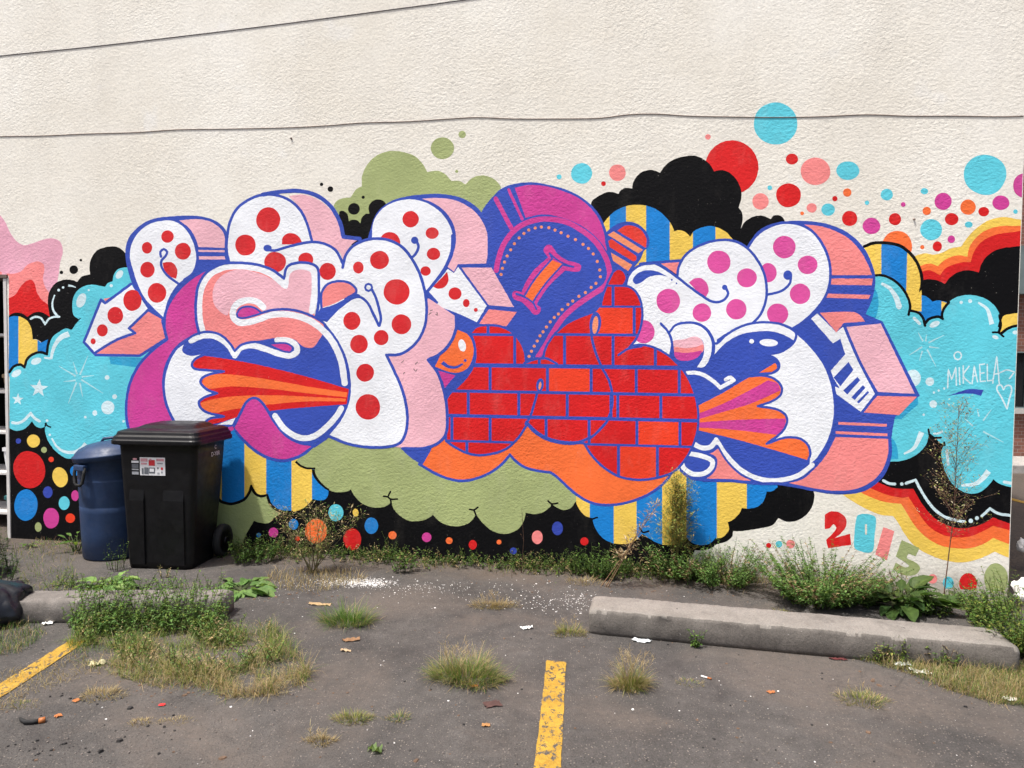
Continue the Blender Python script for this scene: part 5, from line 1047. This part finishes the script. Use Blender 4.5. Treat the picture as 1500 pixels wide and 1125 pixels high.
tall_weed(1386, 896, 305, 150, 90, TANS + YGREEN[:2], 'tall branching dried weed with brown seed specks against the turquoise cloud', 14, .015, .008, (.22, .12, .08), (.08, .10), .2, 1, None, .36)
tall_weed(988, 846, 152, 100, 34, YGREEN + [(.30, .25, .06), (.24, .20, .05)], 'tall feathery yellow weed before the striped cloud', 13, .026, .006, (.20, .17, .06), (.0, .14), None, 6)
tall_weed(884, 858, 140, 34, 14, TANS, 'leaning dry brown weed stalk crossing the striped cloud', 6, .030, .009, (.30, .19, .11), (.50, .6), 0.0, 3)
tall_weed(459, 838, 100, 60, 11, DRY + DRY + YGREEN + GREENS, 'bushy half-dry weed hiding the orange spot', 8, .026, .006, (.20, .17, .08), (.0, .75), None, 13)
tall_weed(762, 838, 106, 10, 3, BROWN, 'single thin brown stalk standing before the olive cloud', 2, .012, .004, (.12, .07, .05), (.0, .04), None, 1)
# uncountable cover
def on_area(poly, n):
    xs = [p[0] for p in poly]; ys = [p[1] for p in poly]; out = []
    while len(out) < n:
        x, y = U(min(xs), max(xs)), U(min(ys), max(ys)); ins = False
        for (x1, y1), (x2, y2) in zip(poly, poly[1:] + poly[:1]):
            if (y1 > y) != (y2 > y) and x < (x2 - x1) * (y - y1) / (y2 - y1) + x1: ins = not ins
        if ins: out.append((x, y))
    return out
pm = PM()
for x, y in on_area([(95, 940), (150, 910), (300, 905), (400, 915), (455, 985), (440, 1015), (330, 1022), (230, 1005), (150, 985), (110, 965)], 19000):
    k = noise.noise(Vector((x * .018, y * .04, 3))) + .35 * noise.noise(Vector((x * .07, y * .14, 8)))
    if U(-.35, .5) > k * 1.3 + .16: continue
    p = GP(x, y); dryp = .32 + .5 * max(0, (y - 935) / 75) + .25 * noise.noise(Vector((x * .03, y * .05, 9))); col = mixc(RN.choice(DRY if U(0, 1) < dryp else GREENS + YGREEN)); p.z -= .003
    pm.blade(p, U(0, 6.28), U(.03, .13) * (.75 + .8 * k + .2), abs(RN.gauss(.55, .6)), .0022, col, U(.3, 1.8))
for x, y in on_area([(100, 930), (140, 905), (290, 900), (380, 925), (420, 985), (250, 990), (150, 965)], 520):
    if noise.noise(Vector((x * .018, y * .04, 3))) < .0: continue
    leafy_stalk(pm, GP(x, y), U(.05, .15), 13, .022, GREENS + YGREEN + LIGHT if U(0, 1) > .25 else DRY, .6, wr=.45)
pm.make('weed_patch', MAT['leaf']); tag(bpy.data.objects['weed_patch'], 'sprawling patch of grass and weeds before the overgrown wheel stop', 'weeds', kind='stuff')
pm = PM()                                        # weeds climbing over the left wheel stop
for x, y in on_area([(95, 912), (130, 902), (300, 902), (330, 915), (320, 930), (110, 935)], 260):
    p = GP(x, y); leafy_stalk(pm, p, U(.10, .28), 20, .026, GREENS + YGREEN[2:] + LIGHT, .45, wr=.5, az=U(0, 3.14))
for x, y in on_area([(170, 870), (320, 866), (330, 880), (180, 880)], 60): leafy_stalk(pm, GP(x, y), U(.06, .16), 12, .024, GREENS + DARK, .5, wr=.45)
for x, y in on_area([(60, 868), (200, 868), (200, 860), (70, 850)], 50): leafy_stalk(pm, GP(x, y), U(.04, .12), 10, .024, GREENS + YGREEN, .5, wr=.45)
tag(pm.make('creeping_weeds', MAT['leaf']), 'small-leaved creeping weeds climbing over the grey wheel stop', 'weeds', kind='stuff')
pm = PM()                                        # strip along the wall foot
for i in range(1500):
    x = U(330, 1470)
    if 1110 < x < 1150: continue
    u = wall_uv(x, 600)[0]; d = abs(RN.gauss(0, .09)) + .02; p = on_wall(u, 0, d); p.z = gh(p.x, p.y)
    k = noise.noise(Vector((x * .02, 0, 2)))
    if U(-.6, .6) > k + .42: continue
    leafy_stalk(pm, p, U(.04, .15) * (.9 + k), 11, .022, GREENS + DARK + YGREEN[:1] if U(0, 1) > .22 else DRY, .6, wr=.45)
for i in range(5200):
    x = U(60, 1480); u = wall_uv(x, 600)[0]; d = abs(RN.gauss(0, .12)) + .015; p = on_wall(u, 0, d); p.z = gh(p.x, p.y) - .003
    if noise.noise(Vector((x * .015, 0, 7))) < -.15: continue
    pm.blade(p, U(0, 6.28), U(.02, .08), abs(RN.gauss(.4, .5)), .003, mixc(RN.choice(DRY + BROWN if U(0, 1) < .62 else GREENS)), U(.2, 1.3))
for x, y in on_area([(400, 835), (520, 835), (540, 850), (470, 868), (380, 860)], 700): pm.blade(GP(x, y), U(0, 6.28), U(.03, .10), abs(RN.gauss(.3, .5)), .003, mixc(RN.choice(DRY)), U(.2, 1.3))
tag(pm.make('wall_foot_weeds', MAT['leaf']), 'fringe of low weeds and dry grass along the mural foot', 'weeds', kind='stuff')
pm = PM()
for x, y in on_area([(1250, 962), (1330, 968), (1440, 975), (1500, 975), (1540, 1035), (1460, 1030), (1390, 1010), (1330, 985)], 6500):
    p = GP(x, y); dryp = .62 + .3 * noise.noise(Vector((x * .03, y * .05, 4))); p.z -= .003
    pm.blade(p, U(0, 6.28), U(.02, .10), abs(RN.gauss(.5, .6)), .0023, mixc(RN.choice(DRY if U(0, 1) < dryp else YGREEN + GREENS)), U(.2, 1.3))
tag(pm.make('dry_grass', MAT['leaf']), 'straw-coloured grass spreading before the end of the long wheel stop', 'grass', kind='stuff')
pm = PM()
for x, y in on_area([(-60, 920), (45, 912), (70, 925), (30, 955), (-60, 965)], 900): pm.blade(GP(x, y), U(0, 6.28), U(.03, .10), abs(RN.gauss(.3, .5)), .0023, mixc(RN.choice(DRY if U(0, 1) < .35 else GREENS + DARK)), U(.2, 1.3))
for x, y in on_area([(-40, 780), (12, 800), (20, 870), (-40, 875)], 60): leafy_stalk(pm, GP(x, y), U(.08, .3), 14, .03, DARK, .3, wr=.5)
for x, y in on_area([(0, 985), (110, 955), (150, 985), (60, 1010), (0, 1035)], 380): pm.blade(GP(x, y), U(0, 6.28), U(.02, .06), abs(RN.gauss(.6, .5)), .0025, mixc(RN.choice(DRY)), U(.2, 1.3))
for x, y in on_area([(20, 800), (110, 800), (110, 868), (20, 868)], 420): pm.blade(GP(x, y), U(0, 6.28), U(.02, .09), abs(RN.gauss(.4, .5)), .003, mixc(RN.choice(DRY + GREENS + YGREEN)), U(.2, 1.3))
tag(pm.make('bag_side_grass', MAT['leaf']), 'ragged grass round the black rubbish bags', 'grass', kind='stuff')

# ------------------------------------------------------------------ grit, flakes, litter
def chips(name, pts, smin, smax, mat, flat, label, cat):
    vs = []; fs = []
    for p in pts:
        s = U(smin, smax) * (1 if U(0, 1) > .1 else 1.8); a = U(0, 6.28); n = RN.choice((4, 5, 6)); b = len(vs); hh = s * flat
        for k in range(n): q = a + 6.283 * k / n; r = s * U(.6, 1.1); vs.append((p.x + r * math.cos(q), p.y + r * math.sin(q), p.z - .002))
        for k in range(n): vs.append((p.x + (vs[b + k][0] - p.x) * .75, p.y + (vs[b + k][1] - p.y) * .75, p.z + hh * U(.7, 1.2)))
        fs.append(tuple(range(b + n, b + 2 * n)))
        for k in range(n): fs.append((b + k, b + (k + 1) % n, b + n + (k + 1) % n, b + n + k))
    return tag(mesh_obj(name, vs, fs, mat), label, cat, kind='stuff')
def scat(cx, cy, sx, sy, n): return [GP(RN.gauss(cx, sx), RN.gauss(cy, sy)) for _ in range(n)]
chips('white_flakes', scat(520, 851, 26, 3, 900) + scat(545, 854, 14, 2.5, 300) + scat(470, 853, 40, 6, 110) + scat(590, 862, 30, 6, 60) + scat(640, 858, 22, 5, 60) + scat(760, 868, 90, 12, 150) + scat(800, 884, 40, 8, 120) + scat(845, 880, 12, 8, 90) + scat(400, 868, 40, 10, 40) + [GP(U(0, 1500), U(860, 1120)) for _ in range(60)], .0018, .0055, MAT['flake'], .25, 'white plaster flakes scattered on the asphalt', 'flakes')
chips('grit', [GP(U(-50, 1550), 840 + 290 * U(0, 1) ** .8) for _ in range(3600)], .0015, .0042, MAT['stone'], .7, 'loose grit strewn over the asphalt', 'grit')
chips('tar_crumbs', [GP(U(0, 1500), 900 + 220 * U(0, 1)) for _ in range(60)] + scat(60, 1095, 40, 6, 26) + scat(130, 1020, 30, 10, 22) + scat(215, 1060, 40, 14, 14), .003, .009, MAT['blackbit'], .6, 'black crumbs of tar on the asphalt', 'crumbs')
chips('leaf_crumbs', [GP(U(0, 1500), 850 + 270 * U(0, 1) ** 1.4) for _ in range(150)] + scat(300, 1005, 90, 14, 90) + scat(430, 868, 60, 8, 70) + scat(960, 865, 120, 8, 110) + scat(1390, 990, 60, 14, 60), .003, .010, m_plain('leaf_crumb', (.12, .075, .048), .9, .5, 40), .3, 'crumbled brown leaf bits on the asphalt', 'leaf litter')
def scrap(name, px, py, wpx, hpx, mat, label, cat, rz=0.0, lift=.018, seed=1.0):
    c = GP(px, py); m = mpp(c); w = wpx * m; d = max(hpx * m * 2.2, .012); nx_, ny_ = 9, 6; vs = []; fs = []
    for j in range(ny_):
        for i in range(nx_):
            x = (i / (nx_ - 1) - .5); y = (j / (ny_ - 1) - .5); e = 1 + .25 * noise.noise(Vector((x * 3 + seed, y * 3, seed)))
            z = .003 + lift * abs(noise.noise(Vector((x * 4.5, y * 4.5, seed * 3))))
            vs.append((x * w * e, y * d * e, z))
    for j in range(ny_ - 1):
        for i in range(nx_ - 1):
            q = j * nx_ + i
            if (i, j) in ((0, 0), (nx_ - 2, ny_ - 2)): continue
            fs.append((q, q + 1, q + 1 + nx_, q + nx_))
    o = mesh_obj(name, vs, fs, mat, None, True); o.location = c; o.rotation_euler = (0, 0, rz); return tag(o, label, cat)
scrap('paper_scrap', 771, 920, 18, 4, MAT['paper'], 'white paper scrap lying between dry tuft and wheel stop', 'litter', .35, .02, 2)
scrap('plastic_wrapper', 940, 937, 28, 5, MAT['clear'], 'clear crumpled wrapper at the front edge of the long wheel stop', 'litter', -.1, .02, 3)
scrap('paper_scrap', 1348, 984, 28, 6, MAT['paper'], 'torn white paper in the dry grass by the long wheel stop', 'litter', -.3, .035, 4); scrap('paper_scrap', 1322, 973, 26, 4, MAT['clear'], 'pale plastic strip against the weeds of the long wheel stop', 'litter', .0, .03, 5)
scrap('tissue', 70, 912, 14, 4, MAT['paper'], 'pale blue-white tissue beside the black bag', 'litter', .4, .03, 6); scrap('tissue', 1480, 1025, 18, 4, MAT['paper'], 'white scrap caught in dry grass near the bushy yellow-green weed', 'litter', .1, .03, 7)
scrap('dry_leaf', 142, 972, 20, 5, m_plain('pale_leaf', (.40, .37, .22), .8, .2, 20), 'pale curled leaf at the edge of the weed patch', 'leaf', .3, .035, 8)
scrap('dry_leaf', 515, 938, 24, 4, m_plain('brown_leaf', (.22, .12, .06), .85, .3, 30), 'brown curled leaf in front of the dense green tuft', 'leaf', .2, .025, 9); scrap('dry_leaf', 506, 953, 16, 3, MAT['tan'], 'tan broken leaf in front of the dense green tuft', 'leaf', -.2, .02, 10)
scrap('dry_leaf', 470, 885, 34, 4, m_plain('straw_leaf', (.36, .25, .13), .9, .3, 30), 'straw-coloured leaf strip left of the dense green tuft', 'leaf', -.15, .02, 11); scrap('dry_leaf', 720, 1031, 26, 8, m_plain('dark_leaf', (.07, .035, .03), .9, .3, 30), 'dark crumpled leaf left of the yellow line', 'leaf', .3, .012, 12)
scrap('orange_leaf', 1130, 1012, 12, 3, MAT['orangebit'], 'small orange leaf on bare asphalt before the long wheel stop', 'leaf', .2, .01, 13); scrap('orange_leaf', 694, 1004, 12, 3, MAT['orangebit'], 'small orange leaf below the wide green tuft', 'leaf', .1, .01, 14); scrap('orange_leaf', 112, 1024, 10, 4, MAT['orangebit'], 'orange leaf bit near the faded yellow line', 'leaf', -.4, .01, 15); scrap('orange_leaf', 85, 1046, 9, 4, MAT['orangebit'], 'orange leaf bit between tar crumbs and black hose piece', 'leaf', .8, .01, 16)
scrap('orange_leaf', 712, 1062, 12, 4, m_plain('rust_leaf', (.34, .17, .06), .85, .3, 30), 'rust-coloured leaf on open asphalt left of the yellow line', 'leaf', .1, .01, 21)
scrap('red_scrap', 237, 1030, 9, 3, MAT['redbit'], 'tiny bright red plastic scrap below the weed patch', 'litter', .1, .008, 17); scrap('dark_red_leaf', 1228, 963, 24, 3, m_plain('maroon', (.09, .02, .02), .8, .3, 30), 'dark red leaf at the foot of the long wheel stop', 'leaf', -.1, .01, 18)
me = broad_mesh('green_leaf', .072, .05, [(.20, .28, .10)], 3); o = link(bpy.data.objects.new('green_leaf', me)); o.location = GP(558, 1104) + Vector((0, 0, .012)); o.rotation_euler = (.15, .3, .9); tag(o, 'fresh pale green leaf lying in the sandy dip', 'leaf')
c = GP(1033, 990); bm = bmesh.new(); tube(bm, [(-.02, 0, .006), (.012, -.004, .006)], .0042, 8); cg = empty('cigarette_end', c); bm_obj('paper_tube', bm, MAT['paper'], cg, True); bm = bmesh.new(); tube(bm, [(.012, -.004, .006), (.032, -.0065, .006)], .0044, 8); bm_obj('filter', bm, MAT['orangebit'], cg, True); tag(cg, 'cigarette end with orange filter near the flat sparse tuft', 'litter'); cg.rotation_euler = (0, 0, -.5)
c = GP(46, 1056); hp = empty('hose_piece', c); bm = bmesh.new(); tube(bm, [(-.075, .035, .006), (-.05, .01, .010), (-.02, -.008, .011), (.015, -.006, .011), (.035, .008, .010)], [.004, .007, .009, .0095, .009], 8); bm_obj('bent_hose', bm, MAT['rubber'], hp, True); bm = bmesh.new(); tube(bm, [(.030, .003, .010), (.05, .012, .011)], .0125, 8); bm_obj('end_cap', bm, MAT['orangebit'], hp, True); tag(hp, 'bent black hose piece with an orange end on the asphalt', 'litter')
# white litter bags beyond the corner
def crumple(px, py, wpx, hpx, mat, label, seed):
    c = G(px, py); m = mpp(c); bm = bmesh.new(); bmesh.ops.create_icosphere(bm, subdivisions=4, radius=1)
    for v in bm.verts:
        d = v.co.normalized(); k = 1 + .35 * noise.noise(d * 2 + Vector((seed, 0, 0))) + .2 * abs(noise.noise(d * 6 + Vector((seed, 2, 0)))); v.co = Vector((d.x * wpx * m / 2 * k, d.y * wpx * m / 2 * k, (max(d.z, -.5) + .5) / 1.5 * hpx * m * k))
    o = bm_obj('plastic_bag', bm, mat, None, True); o.location = (c.x, c.y, -.012); return tag(o, label, 'litter')
crumple(1506, 876, 36, 28, MAT['paper'], 'crumpled white plastic bag on the ground beyond the wall corner', 3.0); crumple(1502, 806, 20, 16, MAT['paper'], 'small white crumpled paper on the asphalt well beyond the wall corner', 5.0)
